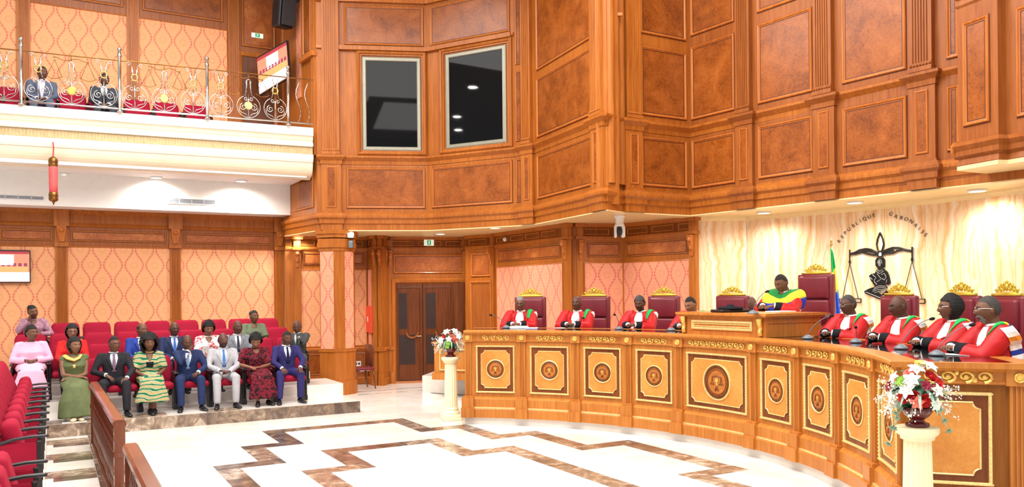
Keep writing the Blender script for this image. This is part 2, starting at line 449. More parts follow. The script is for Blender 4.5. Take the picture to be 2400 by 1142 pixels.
# ---- judges' dais
m = MB()
outer = [pol(a, 8.6) for a in range(-26, 85, 4)]; inner = [pol(a, RB - .03) for a in range(-18, 84, 3)]
m.prism(inner + [pol(83.3, RB - .03), pol(83.3, 8.6)] + outer[::-1], 0, .115)
dais = struct(m, 'step_5', M_MARBLE)
m = MB(); inner = [pol(a, 5.8) for a in range(-18, 82, 4)]; outer = [pol(a, 8.5) for a in range(-24, 82, 4)]
m.prism(inner + outer[::-1], .115, .77); struct(m, 'step_6', M_MARBLE)
m = MB(); m.prism([pol(AXA * 180 / pi + 8, 5.95), pol(AXA * 180 / pi - 8, 5.95), pol(AXA * 180 / pi - 9, 8.4), pol(AXA * 180 / pi + 9, 8.4)], .77, 1.1); struct(m, 'step_7', M_MARBLE)
m = MB(); m.prism([(-1.96, 17.55), (-.9, 17.0), (-.45, 14.2), (.6, 14.2), (.5, 17.4), (-.6, 18.7), (-1.7, 19.0)], 0, .36); struct(m, 'step_8', M_MARBLE)
m = MB()
for k, z in enumerate((.24, .12)):
    m.prism([(-1.95 - .0 * k, 17.5), (-1.95, 17.5 - .3 * (k + 1)), (-.95, 17.0 - .3 * (k + 1)), (-.9, 17.0)], 0, z)

# ---- wall helpers
def burl_panel(M, s0, s1, z0, z1, wall, mat=None, prof=None, pd=.01, name='panel'):
    if s1 < s0: s0, s1 = s1, s0
    m = MB(); mplate(m, M, s0 + .03, s1 - .03, z0 + .03, z1 - .03, -.02, pd)
    p = m.build(name, mat or W_BURL, wall)
    m = MB(); mframe(m, M, s0, s1, z0, z1, prof or MOULD); k0 = len(m.f); w_ = (prof or MOULD)[-1][0]
    mframe(m, M, s0 - .01, s1 + .01, z0 - .01, z1 + .01, [(0, 0), (0, .004), (.012, .004), (.012, 0)])  # thin dark strips imitate the shade beside the moulding
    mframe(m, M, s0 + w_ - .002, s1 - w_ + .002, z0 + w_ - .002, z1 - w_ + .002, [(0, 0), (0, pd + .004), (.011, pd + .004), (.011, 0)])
    m.mi = [0] * k0 + [1] * (len(m.f) - k0); m.build('panel_moulding', [W_MOULD, W_SHADE], p)
    return p
CORN = [(-.2, 3.5), (.02, 3.5), (.02, 3.62), (.05, 3.64), (.05, 3.72), (.09, 3.76), (.09, 3.80), (.05, 3.85), (.02, 3.87), (.02, 3.9), (-.2, 3.9)]
LEDGE = [(-.05, 4.9), (.015, 4.9), (.02, 4.97), (.07, 5.02), (.09, 5.04), (.09, 5.075), (.03, 5.1), (-.05, 5.1)]
def off(prof, d): return [(o + d if o > -.04 else o, z) for o, z in prof]
def fluted(mb, M, s0, s1, z0, z1, d0=.0, d1=.085, n=6):
    pts = [(s0, d0), (s0, d1)]; w = (s1 - s0); e = w * .12
    for k in range(n):
        a = s0 + e + (w - 2 * e) * k / n; c = (w - 2 * e) / n
        pts += [(a + c * .15, d1), (a + c * .25, d1 - .016), (a + c * .75, d1 - .016), (a + c * .85, d1)]
    pts += [(s1, d1), (s1, d0)]
    mb.loft([[M(s, z0, d) for s, d in pts], [M(s, z1, d) for s, d in pts]])
def pilaster(M, u0, u1, wall, low=True, zt=9.2, d=.07, nfl=6, mat=None):
    s0, s1 = M.su(u0), M.su(u1)
    if s1 < s0: s0, s1 = s1, s0
    m = MB(); mplate(m, M, s0 - .03, s1 + .03, 3.5, 5.0, -.02, d)
    pth = [M(s0 - .03, 0, 0).xy, M(s0 - .03, 0, d).xy, M(s1 + .03, 0, d).xy, M(s1 + .03, 0, 0).xy]
    sweep(m, pth, CORN); sweep(m, pth, LEDGE)
    mplate(m, M, s0 - .01, s1 + .01, 5.1, 5.16, -.02, d + .045); mplate(m, M, s0 - .0, s1 + .0, 5.16, 5.22, -.02, d + .03)
    for k in range(7):
        c = s0 + (s1 - s0) * (k + .5) / 7; m.ell(M(c, 5.185, d + .04), (.016, .016, .016), 6, 4)
    p = m.build('pilaster', mat or W_STILE, wall)
    m = MB(); fluted(m, M, s0, s1, 5.22, zt, -.02, d + .02, nfl); m.build('fluted_shaft', mat or W_STILE, p)
    if low and s1 - s0 > .16:
        e = min(.1, (s1 - s0) * .28)
        Mo = lambda s, z, dd: M(s, z, dd + d)
        m = MB(); mplate(m, M, s0 + e, s1 - e, 4.0, 4.82, d - .01, d + .008); m.build('pilaster_panel', W_BURL, p)
        m = MB(); mframe(m, Mo, s0 + e - .02, s1 - e + .02, 3.98, 4.84, [(0, 0), (0, .016), (.012, .022), (.024, .012), (.03, 0)]); m.build('panel_moulding', W_MOULD, p)
    return p
U = [Vector(x) for x in ((-5.228, 18.716), (-4.101, 17.178), (-1.798, 17.465), (.082, 16.451), (.478, 16.085), (1.604, 13.44), (1.905, 13.826), (3.219, 14.572), (5.806, 10.897), (6.6, 9.7))]
def upper(name, i, j, mat=W_STILE, z0=3.6, z1=9.3, kwd=None):
    M = Plane(U[i], U[j]); m = MB(); mplate(m, M, 0, M.L, z0, z1, -.22, 0); o = struct(m, name, mat); return M, o
def upanel(M, w, u0, u1, z0, z1, **k): return burl_panel(M, M.su(u0), M.su(u1), z0, z1, w, **k)

MR, wR = upper('wall_left_return', 0, 1)
MB_, wB = upper('wall_front_left', 1, 2)
MC, wC = upper('wall_front_centre', 2, 3)
MN, wN = upper('wall_front_corner', 3, 4)
MD, wD = upper('wall_front_side', 4, 5)
MK, wK = upper('wall_front_pier', 5, 6)
ME, wE = upper('wall_front_right', 6, 7)
MF, wF = upper('wall_right', 7, 9, W_DARK)
# bottom cornice and ledge, one trim run each
m = MB(); sweep(m, [tuple(p) for p in U], CORN); struct(m, 'trim_1', W_STILE)
m = MB(); sweep(m, [tuple(p) for p in U[1:]], LEDGE); struct(m, 'trim_2', W_STILE)
# booth facets B and C
LOZ = (3.97, 4.83)
upanel(MB_, wB, 812, 996, *LOZ); upanel(MC, wC, 1013, 1201, *LOZ)
upanel(MB_, wB, 810, 995, 7.45, 8.3); upanel(MC, wC, 1012, 1198, 7.45, 8.3)
pilaster(MB_, 757, 797, wB)
SURR = [(0, 0), (0, .05), (.03, .075), (.06, .06), (.075, .03), (.1, .03), (.1, -.05)]
GFR = [(0, -.05), (0, .03), (.02, .045), (.07, .045), (.085, .03), (.085, -.05)]
for k, (M, wl, a0, a1, g0, g1) in enumerate(((MB_, wB, 838, 1001, 851, 988), (MC, wC, 1034, 1203, 1048, 1189))):
    s0, s1 = M.su(a0), M.su(a1); q0, q1 = M.su(g0), M.su(g1)
    m = MB(); mframe(m, M, s0, s1, 5.1, 7.33, SURR)
    mplate(m, M, M.su(a0 - 40 if k == 0 else 1003), s1, 7.33, 7.42, -.02, .09)
    wd = m.build('window_%d' % (k + 1), W_STILE, None, kind='structure')
    m = MB(); mframe(m, M, q0, q1, 5.2, 7.2, GFR); m.build('window_frame', M_GREY, wd)
    m = MB(); mplate(m, M, q0 + .05, q1 - .05, 5.25, 7.15, .004, .016); m.build('glass_pane', M_GLASS, wd)
# fluted frieze above the booth panels
for M, wl in ((MB_, wB), (MC, wC)):
    m = MB(); mplate(m, M, 0, M.L, 8.36, 8.46, -.02, .07); m.build('moulding', W_MOULD, wl)
    m = MB(); mplate(m, M, 0, M.L, 8.46, 9.2, -.02, .03)
    n = 17
    for i in range(n): mplate(m, M, M.L * (i + .25) / n, M.L * (i + .75) / n, 8.5, 9.15, .02, .06)
    m.build('fluted_frieze', W_STILE, wl)
    m = MB(); mplate(m, M, 0, M.L, 7.36, 7.42, -.02, .05); m.build('moulding', W_MOULD, wl)
# narrow facet N
for z0, z1 in ((3.97, 4.83), (5.2, 6.6), (6.75, 8.3)): upanel(MN, wN, 1211, 1224, z0, z1, prof=[(0, 0), (0, .016), (.01, .022), (.02, .012), (.024, 0)])
pilaster(MN, 1229, 1250, wN, nfl=4)
# facet D
for z0, z1 in ((3.97, 4.83), (5.18, 6.34), (6.5, 8.2)): upanel(MD, wD, 1261, 1389, z0, z1)
pilaster(MD, 1394, 1420, wD, nfl=5)
# pier K: clustered half columns
m = MB()
for i in range(3):
    p = MK(MK.L * (i + .5) / 3, 0, .02)
    m.lathe([(.075, 3.95), (.075, 9.2)], (p.x, p.y, 0), 12)
m.build('clustered_column', W_STILE, wK)
m = MB(); p = MK(MK.L * .5, 0, .1); m.box((p.x, p.y, 6.78), (.11, .07, .05)); m.build('bracket', W_MOULD, wK)
# facet E
for z0, z1 in ((3.97, 4.83), (5.2, 6.4), (6.62, 8.2)): upanel(ME, wE, 1503, 1609, z0, z1)
pilaster(ME, 1464, 1498, wE)
# facet F
for a0, a1 in ((1623, 1724), (1779, 1907), (1977, 2127)):
    for z0, z1 in ((3.97, 4.83), (5.2, 6.5), (6.7, 8.4)): upanel(MF, wF, a0, a1, z0, z1)
for a0, a1 in ((1733, 1766), (1916, 1958), (2142, 2194)): pilaster(MF, a0, a1, wF, mat=W_DARK)
for z0, z1 in ((3.97, 4.83), (5.2, 6.3), (6.45, 8.2)): upanel(MF, wF, 2222, 2252, z0, z1)
# ---- projecting box balcony at the right
bx = [Vector(AB(9.84, -6.05)), Vector(AB(9.74, -5.5)), Vector(AB(9.86, -5.46)), Vector(AB(9.75, -4.3))]
m = MB(); ZB = 3.64
m.prism([bx[0] + Vector((.9, .5)), bx[0] + Vector((-.02, .0)), bx[1] + Vector((-.02, -.02)), bx[2] + Vector((-.02, -.02)), bx[3] + Vector((-.02, -.02)), bx[3] + Vector((1.2, .6))], ZB - .03, ZB + .02); wbx = struct(m, 'wall_right_box', M_CREAM2)
BP = Plane(bx[0], bx[1]); BP2 = Plane(bx[2], bx[3])
m = MB(); mplate(m, BP, -.0, BP.L, ZB + .03, 9.2, -.25, 0); mplate(m, BP2, -.06, BP2.L, ZB + .03, 9.2, -.3, 0)
m.prism([bx[0] + Vector((.7, .4)), bx[0] + Vector((0, 0)), bx[0] + Vector((.12, -.06)), bx[0] + Vector((.9, .3))], ZB + .03, 9.2)
m.build('box_front', W_DARK, wbx)
BC = [(-.1, ZB), (.0, ZB), (.02, ZB + .03), (.0, ZB + .1), (.04, ZB + .14), (.04, ZB + .2), (.08, ZB + .26), (.02, ZB + .32), (-.1, ZB + .32)]
BT = [(o, z - ZB + 5.62) for o, z in BC]
pthb = [bx[0] + Vector((.5, .28)), bx[0], bx[1], bx[2], bx[3]]
m = MB(); sweep(m, pthb, BC); sweep(m, pthb, BT); m.build('cornice', W_DARK, wbx)
burl_panel(BP, BP.L * .16, BP.L * .8, ZB + .5, ZB + 1.78, wbx)
burl_panel(BP2, .12, .9, ZB + .5, ZB + 1.78, wbx)
burl_panel(BP, BP.L * .16, BP.L * .8, 6.1, 8, wbx)
burl_panel(BP2, .12, .9, 6.1, 8, wbx)
m = MB()
for r in range(3):
    c = BP(-.05, ZB + .22, -.02)
    m.tube(spiral(c + Vector((0, 0, -.02 * r)), .12 - .02 * r, .01, 0, 1.6, 24, (.86, .5, 0), (0, 0, 1)), .022, 6)
m.build('carved_volute', W_MOULD, wbx)
# ---- soffit and lower walls
LWL = [(-5.25, 18.8), (-4.92, 19.05), (-3.45, 19.4), (-3.0, 19.3), (-1.12, 19.7), (-1.05, 19.2), (-.4, 18.7), (1.05, 16.12), (1.3, 16.07), (2.24, 16.28), (3.36, 14.82)]
ONX = [(3.36, 14.86), (4.31, 14.86), (4.78, 14.45), (5.17, 13.99), (5.62, 13.38), (5.95, 12.92), (6.3, 12.35), (6.69, 11.53), (7.0, 10.5), (7.2, 9.2)]
m = MB(); poly = [tuple(p) for p in U] + [(7.4, 9.2)] + ONX[::-1][1:] + LWL[::-1]
m.prism(poly[::-1], 3.5, 3.56)
sof = struct(m, 'ceiling_soffit', M_CREAM2)
m = MB(); sweep(m, [tuple(p) for p in U], [(-.3, 3.482), (.022, 3.482), (.022, 3.5), (-.3, 3.5)]); struct(m, 'trim_4', M_CREAM2)
m = MB()                                                   # slim wooden drop along the onyx wall
sweep(m, ONX, [(-.3, 3.42), (.0, 3.42), (.015, 3.45), (.05, 3.47), (.06, 3.5), (-.3, 3.5)]); struct(m, 'trim_3', M_CREAM2)
LCORN = [(-.06, 3.16), (.01, 3.16), (.03, 3.2), (.03, 3.24), (.0, 3.26), (.0, 3.42), (.04, 3.45), (.09, 3.5), (-.06, 3.5)]
def lower(name, p, q, wp=None, wpm=M_DAM, base=True, frieze=True, zt=3.5, pan=True, mat=W_STILE):
    M = Plane(p, q); m = MB(); mplate(m, M, 0, M.L, 0, zt, -.2, 0); o = struct(m, name, mat)
    if wp:
        s0, s1 = sorted((M.su(wp[0], 690), M.su(wp[1], 690)))
        m = MB(); uvplate(m, M, s0, s1, .92, 2.71, 0, .012); m.build('wallpaper', wpm, o)
        m = MB(); mframe(m, M, s0 - .02, s1 + .02, .9, 2.73, [(0, 0), (0, .016), (.012, .02), (.022, .012), (.022, 0)]); m.build('moulding', W_MOULD, o)
        if pan: burl_panel(M, s0 + .06, s1 - .06, 2.84, 3.11, o, mat=W_BURL2, prof=[(0, 0), (0, .012), (.01, .016), (.02, .008), (.024, 0)])
        burl_panel(M, s0 + .04, s1 - .04, .25, .74, o, prof=[(0, 0), (0, .016), (.012, .02), (.022, .012), (.024, 0)])
    if frieze:
        m = MB(); sweep(m, [M(0, 0).xy, M(M.L, 0).xy], LCORN); m.build('cornice', mat, o)
        s = .12
        while s < M.L - .3:
            e = min(.55, M.L - s - .1); m = MB(); mframe(m, M, s, s + e, 3.28, 3.4, [(0, 0), (0, .012), (.01, .014), (.02, .0)]); m.build('cornice_panel', W_MOULD, o); s += .66
    if base:
        m = MB(); sweep(m, [M(0, 0).xy, M(M.L, 0).xy], [(-.05, 0), (.04, 0), (.04, .14), (.02, .17), (-.05, .17)]); m.build('baseboard', mat, o)
        m = MB(); sweep(m, [M(0, 0).xy, M(M.L, 0).xy], [(-.05, .8), (.02, .8), (.045, .84), (.045, .87), (.01, .89), (-.05, .89)]); m.build('chair_rail', W_MOULD, o)
    return M, o
def lpil(M, wall, s, w=.2, d=.08, z0=0, z1=3.5):
    m = MB(); mplate(m, M, s - w / 2, s + w / 2, z0, z1, -.02, d)
    mplate(m, M, s - w / 2 - .03, s + w / 2 + .03, z0, z0 + .28, -.02, d + .03); mplate(m, M, s - w / 2 - .02, s + w / 2 + .02, .8, .9, -.02, d + .03)
    mplate(m, M, s - w / 2 - .03, s + w / 2 + .03, 3.18, 3.24, -.02, d + .03); mplate(m, M, s - w / 2 - .05, s + w / 2 + .05, 3.42, 3.5, -.02, d + .06)
    p = m.build('pilaster', W_STILE, wall)
    m = MB()                                              # carved bracket: scroll over a tapering leaf
    a = M(s, 3.05, d + .03)
    m.loft([[M(s - w * .3 * k, z, d), M(s + w * .3 * k, z, d), M(s + w * .3 * k, z, d + e), M(s - w * .3 * k, z, d + e)] for z, k, e in ((2.78, .7, .02), (2.86, .8, .03), (2.95, .9, .06), (3.05, 1, .08), (3.16, 1.05, .1))])
    m.ell(M(s, 3.08, d + .08), (.05, .05, .05), 8, 6); m.ell(M(s, 2.93, d + .045), (.035, .035, .05), 8, 6)
    m.build('carved_bracket', W_MOULD, p)
    return p
LA, wLA = lower('wall_left_alcove', LWL[0], LWL[2], (706, 858), plain('x', (1, 1, 1, 1)) if 0 else M_DAM)
lpil(LA, wLA, LA.su(697, 690), .16, .06)
LB3, wLB3 = lower('wall_left_pier_side', (-3.45, 19.42), (-3.25, 18.95), None)
m = MB(); uvplate(m, LB3, .05, LB3.L - .12, .92, 2.71, 0, .012); m.build('wallpaper', M_DAM2, wLB3)
m = MB(); m.prism([(-3.7, 19.6), (-3.47, 19.47), (-3.25, 18.99), (-2.99, 18.94), (-2.9, 19.6)], 0, 3.5); struct(m, 'wall_left_pier_core', W_STILE)
LB1, wLB = lower('wall_left_pier', (-3.26, 18.95), (-3.0, 18.9), None)
lpil(LB1, wLB, .07, .1, .05); lpil(LB1, wLB, .2, .1, .05)
LB2, wLB2 = lower('wall_left_pier_return', (-3.0, 18.9), (-2.95, 19.35), None)
LC, wLC = lower('wall_door', LWL[3], LWL[4], None, base=False)
LD, wLD = lower('wall_door_right', (-1.1, 19.3), LWL[6], None, base=False)
LE, wLE = lower('wall_side', LWL[6], LWL[7], (1166, 1319), M_DAM2, mat=W_STILE)
lpil(LE, wLE, LE.su(1158, 690), .14, .06); lpil(LE, wLE, LE.su(1333, 690), .16, .06)
m = MB(); m.prism([(1.0, 16.2), (1.07, 16.06), (1.32, 16.0), (1.42, 16.2), (1.2, 16.6)], 0, 3.5); struct(m, 'wall_side_pier', W_STILE)
LF, wLF = lower('wall_side_bay', LWL[8], LWL[9], (1371, 1459), M_DAM2)
lpil(LF, wLF, LF.su(1358, 690), .13, .08)
LG, wLG = lower('wall_side_right', LWL[9], LWL[10], (1464, 1619), M_DAM2)
lpil(LG, wLG, LG.su(1629, 690), .16, .07)
# onyx wall of book-matched slabs
m = MB(); sweep(m, ONX, [(-.3, 0), (-.03, 0), (-.03, 3.5), (-.3, 3.5)]); wOn = struct(m, 'wall_onyx', M_CREAM)
acc = 0.0
for p, q in zip(ONX, ONX[1:]):
    M = Plane(p, q); n = 2 if M.L > 1.0 else 1
    for k in range(n):
        m = MB(); uvplate(m, M, M.L * k / n + .002, M.L * (k + 1) / n - .002, .77, 3.46, -.03, 0, acc); m.build('onyx_slab', M_ONYX, wOn)
    acc += M.L
# column with wallpaper faces and timber corners
cp = [(-4.08, 17.22), (-3.74, 17.10), (-3.56, 17.2), (-3.40, 17.44), (-3.45, 17.8), (-4.05, 17.8)]
colm = thing('column', 'octagonal timber column with wallpapered faces at the corner of the balcony', 'column', (-3.74, 17.4, 0))
def cw(mb): return mb.xf(Matrix.Translation((3.74, -17.4, 0)))
def scl(poly, k): c = Vector((-3.74, 17.42)); return [c + (Vector(p) - c) * k for p in poly]
m = MB(); m.prism(cp, .28, 3.1); cw(m).build('shaft', W_STILE, colm)
m = MB(); m.prism(scl(cp, 1.1), 0, .3); m.prism(scl(cp, 1.04), .3, .92); m.prism(scl(cp, 1.1), .92, .97); cw(m).build('plinth', W_STILE, colm)
m = MB()
for z, k in ((3.06, 1.06), (3.13, 1.14), (3.22, 1.1), (3.34, 1.16), (3.42, 1.24)): m.prism(scl(cp, k), z, z + .1 if z < 3.4 else 3.5)
cw(m).build('capital', W_STILE, colm)
for i, (a, b) in enumerate(((0, 1), (2, 3))):
    M = Plane(cp[a], cp[b]); m = MB(); uvplate(m, M, .02, M.L - .02, .98, 3.05, 0, .008, .1 * i); cw(m)
    m.build('wallpaper', M_DAM2 if i == 0 else M_DAM2, colm)
# ---- double door in the alcove
s0, s1 = LC.su(922, 700), LC.su(1090, 700)
m = MB(); mframe(m, LC, s0 - .06, s1 + .06, -.05, 2.5, [(0, 0), (0, .06), (.03, .08), (.09, .06), (.12, .03), (.12, -.1)])
d1 = m.build('door_1', W_STILE, None, kind='structure')
m = MB(); mplate(m, LC, s0 + .05, s1 - .05, .0, 2.4, .006, .012); m.build('door_recess', M_SLOT, d1)
mid = LC.su(990, 700)
for k, (a, b) in enumerate(((s0 + .06, mid - .01), (mid + .01, s1 - .3))):
    m = MB(); mplate(m, LC, a, b, .01, 2.38, .01, .05)
    lf = m.build('door_leaf', W_DOOR, d1)
    for z0, z1 in ((.45, 1.15), (1.3, 2.15)):
        m = MB(); w_ = b - a
        c0, c1 = (a + w_ * .08, a + w_ * .42) if z0 > 1.2 else (a + w_ * .1, a + w_ * .72)
        mplate(m, LC, c0, c1, z0, z1, .045, .054)
        for i in range(6): mplate(m, LC, c0 + (c1 - c0) * (i + .2) / 6, c0 + (c1 - c0) * (i + .55) / 6, z0, z1, .05, .064)
        m.build('grille', M_SLOT, lf)
    m = MB(); c = LC(a + w_ * .6, 1.2, .05); mframe(m, LC, a + .04, b - .04, .08, 2.3, [(0, .05), (0, .062), (.02, .066), (.03, .05)])
    m.build('moulding', W_DOOR, lf); m = MB(); m.tube([LC(a + w_ * .6 + .14 * cos(pi + pi * i / 10), 1.22 + .14 * sin(pi + pi * i / 10), .07) for i in range(11)], .022, 6); m.build('pull_shelf', W_DARK, lf)
m = MB(); mplate(m, LC, s1 - .3, s1 - .02, 0, 2.4, .012, .09); m.build('door_jamb', W_DOOR, d1)
m = MB(); mplate(m, LC, mid - .06, mid - .03, .95, 1.25, .05, .06); m.tube([LC(mid - .045, 1.12, .06), LC(mid - .045, 1.12, .1), LC(mid - .15, 1.12, .1)], .012, 6); m.build('door_handle', M_CHROME, d1)
burl_panel(LC, s0 + .0, s1 - .0, 2.62, 3.08, wLC, mat=W_BURL2)
for u in (905, 915, 1088): lpil(LC, wLC, LC.su(u, 690), .12, .06)
# narrow service door
a, b = LD.su(1107, 700), LD.su(1150, 700)
m = MB(); mframe(m, LD, a - .06, b + .06, -.05, 2.42, [(0, 0), (0, .05), (.03, .06), (.07, .03), (.07, -.05)]); d2 = m.build('door_2', W_STILE, None, kind='structure')
m = MB(); mplate(m, LD, a, b, 0, 2.36, .003, .02); lf = m.build('door_leaf', W_DARK, d2)
m = MB(); m.ell(LD(a + .06, 1.15, .05), (.03, .03, .03), 8, 6); m.build('door_knob', M_BRASSD, lf)
burl_panel(LD, a - .02, b + .02, 2.52, 3.08, wLD, mat=W_BURL2)
# ---- audience wall, ground floor and balcony level
AU = Plane(AB(-3.4, -19.2), AB(4.72, -19.2))
m = MB(); mplate(m, AU, 0, AU.L, 0, 9.3, -.25, 0); wA = struct(m, 'wall_left', W_DARK)
def aus(u, v): return AU.su(u, v)
edges = [(-160, -10), (-10, 134), (157, 399), (424, 642)]
for k, (u0, u1) in enumerate(edges):
    s0, s1 = aus(u0, 660), aus(u1, 660)
    m = MB(); uvplate(m, AU, s0, s1, .72, 3.17, 0, .012); m.build('wallpaper', M_DAM, wA)
    m = MB(); mframe(m, AU, s0 - .02, s1 + .02, .7, 3.19, [(0, 0), (0, .018), (.012, .024), (.024, .012), (.024, 0)]); m.build('moulding', W_MOULD, wA)
    burl_panel(AU, s0 + .08, s1 - .08, 3.3, 3.52, wA, mat=W_BURL2, prof=[(0, 0), (0, .014), (.012, .02), (.024, .01), (.028, 0)])
    m = MB(); mframe(m, AU, s0 + .06, (s0 + s1) / 2 - .03, 3.7, 3.82, [(0, 0), (0, .012), (.01, .014), (.02, 0)]); mframe(m, AU, (s0 + s1) / 2 + .03, s1 - .06, 3.7, 3.82, [(0, 0), (0, .012), (.01, .014), (.02, 0)]); m.build('cornice_panel', W_MOULD, wA)
m = MB(); sweep(m, [AU(0, 0).xy, AU(AU.L, 0).xy], [(-.05, 3.6), (.02, 3.6), (.05, 3.64), (.02, 3.68), (.02, 3.84), (.06, 3.88), (.1, 3.95), (-.05, 3.95)]); m.build('cornice', W_STILE, wA)
for u in (-22, 145, 411, 655):
    s = aus(u, 660); m = MB(); fluted(m, AU, s - .11, s + .11, .7, 3.2, -.02, .07, 5)
    mplate(m, AU, s - .13, s + .13, 3.18, 3.26, -.02, .1); mplate(m, AU, s - .14, s + .14, 3.6, 3.95, -.02, .13); mplate(m, AU, s - .12, s + .12, 3.26, 3.6, -.02, .05)
    p = m.build('pilaster', W_STILE, wA)
    m = MB(); m.loft([[AU(s - .08 * k, z, .05), AU(s + .08 * k, z, .05), AU(s + .08 * k, z, .05 + e), AU(s - .08 * k, z, .05 + e)] for z, k, e in ((3.28, .6, .03), (3.38, .8, .05), (3.5, 1.0, .08), (3.6, 1.1, .1))])
    m.ell(AU(s, 3.52, .12), (.06, .06, .05), 8, 6); m.build('carved_bracket', W_MOULD, p)
# balcony level of the same wall
for u0, u1 in ((-140, 40), (71, 299), (326, 532)):
    s0, s1 = aus(u0, 160), aus(u1, 160)
    m = MB(); uvplate(m, AU, s0, s1, 5.64, 8.15, 0, .012); m.build('wallpaper', M_DAM, wA)
    m = MB(); mframe(m, AU, s0 - .02, s1 + .02, 5.6, 8.17, [(0, 0), (0, .018), (.012, .024), (.024, .012), (.024, 0)]); m.build('moulding', W_MOULD, wA)
    burl_panel(AU, s0 + .08, s1 - .08, 8.34, 9.1, wA, prof=[(0, 0), (0, .02), (.02, .03), (.04, .016), (.045, 0)])
for u in (56, 312, 547):
    s = aus(u, 160); m = MB(); fluted(m, AU, s - .12, s + .12, 5.64, 9.2, -.02, .06, 4); m.build('pilaster', W_STILE, wA)
s0, s1 = aus(567, 160), aus(640, 160)
m = MB(); mplate(m, AU, s0, s1, 5.64, 7.62, 0, .01); dr = m.build('door_3', W_DOOR, None, kind='structure')
m = MB(); mframe(m, AU, s0 - .1, s1 + .1, 5.6, 7.72, [(0, 0), (0, .05), (.03, .06), (.09, .04), (.1, 0)]); m.build('door_frame', W_STILE, dr)
burl_panel(AU, s0, s1 + .05, 7.86, 9.1, wA, mat=W_BURL2)
# balcony-level return wall (carries the loudspeaker and screen)
RW = Plane(AB(4.66, -19.2), AB(4.88, -16.97))
m = MB(); mplate(m, RW, 0, RW.L, 3.9, 9.3, -.2, 0.0); wRW = struct(m, 'wall_left_return_upper', W_STILE)
m = MB(); uvplate(m, RW, .25, 1.42, 6.5, 8.6, 0, .012); m.build('wallpaper', M_DAM2, wRW)
m = MB(); mframe(m, RW, .22, 1.45, 6.47, 8.63, [(0, 0), (0, .018), (.012, .024), (.024, .012), (.024, 0)]); m.build('moulding', W_MOULD, wRW)
burl_panel(RW, 1.55, 2.0, 7.35, 9.0, wRW); burl_panel(RW, .5, 2.05, 4.0, 4.8, wRW)
m = MB(); mplate(m, RW, 1.5, RW.L + .02, 7.2, 7.3, -.02, .1); m.build('moulding', W_MOULD, wRW)
m = MB(); fluted(m, RW, 2.06, 2.22, 5.1, 9.2, -.02, .05, 3); m.build('fluted_shaft', W_STILE, wRW)
# ---- balcony slab, cove, ceiling under it
BAL = Plane(AB(-3.6, -17.3), AB(4.76, -16.95))
pth = [tuple(AB(-3.6, -17.45)), tuple(AB(4.78, -16.85))]
m = MB(); m.prism([AB(-3.6, -19.2), AB(-3.6, -17.6), AB(4.7, -17.1), AB(4.7, -19.2)], 4.62, 5.3); bal = struct(m, 'floor_balcony', M_WHITE)
m = MB(); sweep(m, pth, [(-.5, 5.5), (0, 5.47), (0, 5.64), (-.5, 5.64)]); m.build('slab_edge', M_WHITE, bal)
m = MB(); sweep(m, pth, [(-.5, 5.3), (-.07, 5.32), (-.07, 5.37), (-.05, 5.38), (-.04, 5.44), (-.02, 5.47), (-.5, 5.47)]); m.build('upper_moulding', M_CREAM, bal)
m = MB(); sweep(m, pth, [(-.5, 5.24), (-.04, 5.25), (-.02, 5.28), (-.03, 5.32), (-.5, 5.32)]); m.build('moulding_bead', M_WHITE, bal)
m = MB(); sweep(m, pth, [(-.5, 5.08), (-.09, 5.08), (-.09, 5.25), (-.5, 5.25)])
gb = m.build('gilt_band', M_GILTB, bal)
m = MB(); P0, P1 = Vector(pth[0]), Vector(pth[1]); GBP = Plane(P0, P1)
for i in range(150): mplate(m, GBP, GBP.L * (i + .2) / 150, GBP.L * (i + .8) / 150, 5.1, 5.23, -.095, -.082)
m.build('gilt_reeding', M_GILTB, gb, kind='stuff')
m = MB(); sweep(m, pth, [(-.5, 4.9), (-.06, 4.92), (-.03, 4.97), (-.01, 5.02), (-.02, 5.08), (-.5, 5.08)]); m.build('lower_moulding', M_WHITE, bal)
m = MB(); cv = [(-.5, 4.6), (-.36, 4.6)] + [(-.36 + .28 * sin(pi / 2 * i / 8), 4.92 - .3 * cos(pi / 2 * i / 8)) for i in range(9)] + [(-.5, 4.92)]
sweep(m, pth, cv); m.build('cove', M_CREAM, bal, smooth=False)
m = MB(); m.prism([AB(-3.6, -19.2), AB(-3.6, -18.52), AB(4.72, -18.52), AB(4.72, -19.2)], 3.95, 4.62); bulk = m.build('bulkhead', M_WHITE, bal)
BK = Plane(AB(-3.6, -18.52), AB(4.72, -18.52))
for (u0, u1, vt, vb) in ((-20, 104, 454, 471), (391, 506, 463, 482)):
    (a, zt), (b, zb) = BK.sz(u0, vt), BK.sz(u1, vb)
    m = MB(); mframe(m, BK, a, b, zb, zt, [(0, 0), (0, .012), (.015, .014), (.02, 0)])
    gr = m.build('air_grille', M_WPLAST); tag(gr, 'long white air vent grille on the bulkhead ' + ('at the left edge' if u0 < 0 else 'right of the hanging lantern'), 'air vent', 'air vents under the balcony')
    m = MB(); mplate(m, BK, a + .02, b - .02, zb + .01, zt - .01, .0, .003); m.build('vent_back', M_GRAYP, gr)
    m = MB()
    for i in range(6): mplate(m, BK, a + .02, b - .02, zb + (zt - zb) * (i + .3) / 6, zb + (zt - zb) * (i + .7) / 6, .003, .01)
    for i in range(1, 4): mplate(m, BK, a + (b - a) * i / 4 - .01, a + (b - a) * i / 4 + .01, zb, zt, .003, .013)
    m.build('slat', plain('grey vent slat', srgb(186, 190, 196), .5), gr, kind='stuff')
# ceiling of the hall, above the frame, with coffer drops that the booth glass mirrors
m = MB(); m.prism([(-16, -3), (12, -3), (12, 23), (-16, 23)], 9.35, 9.6); ceil = struct(m, 'ceiling', M_WHITE)
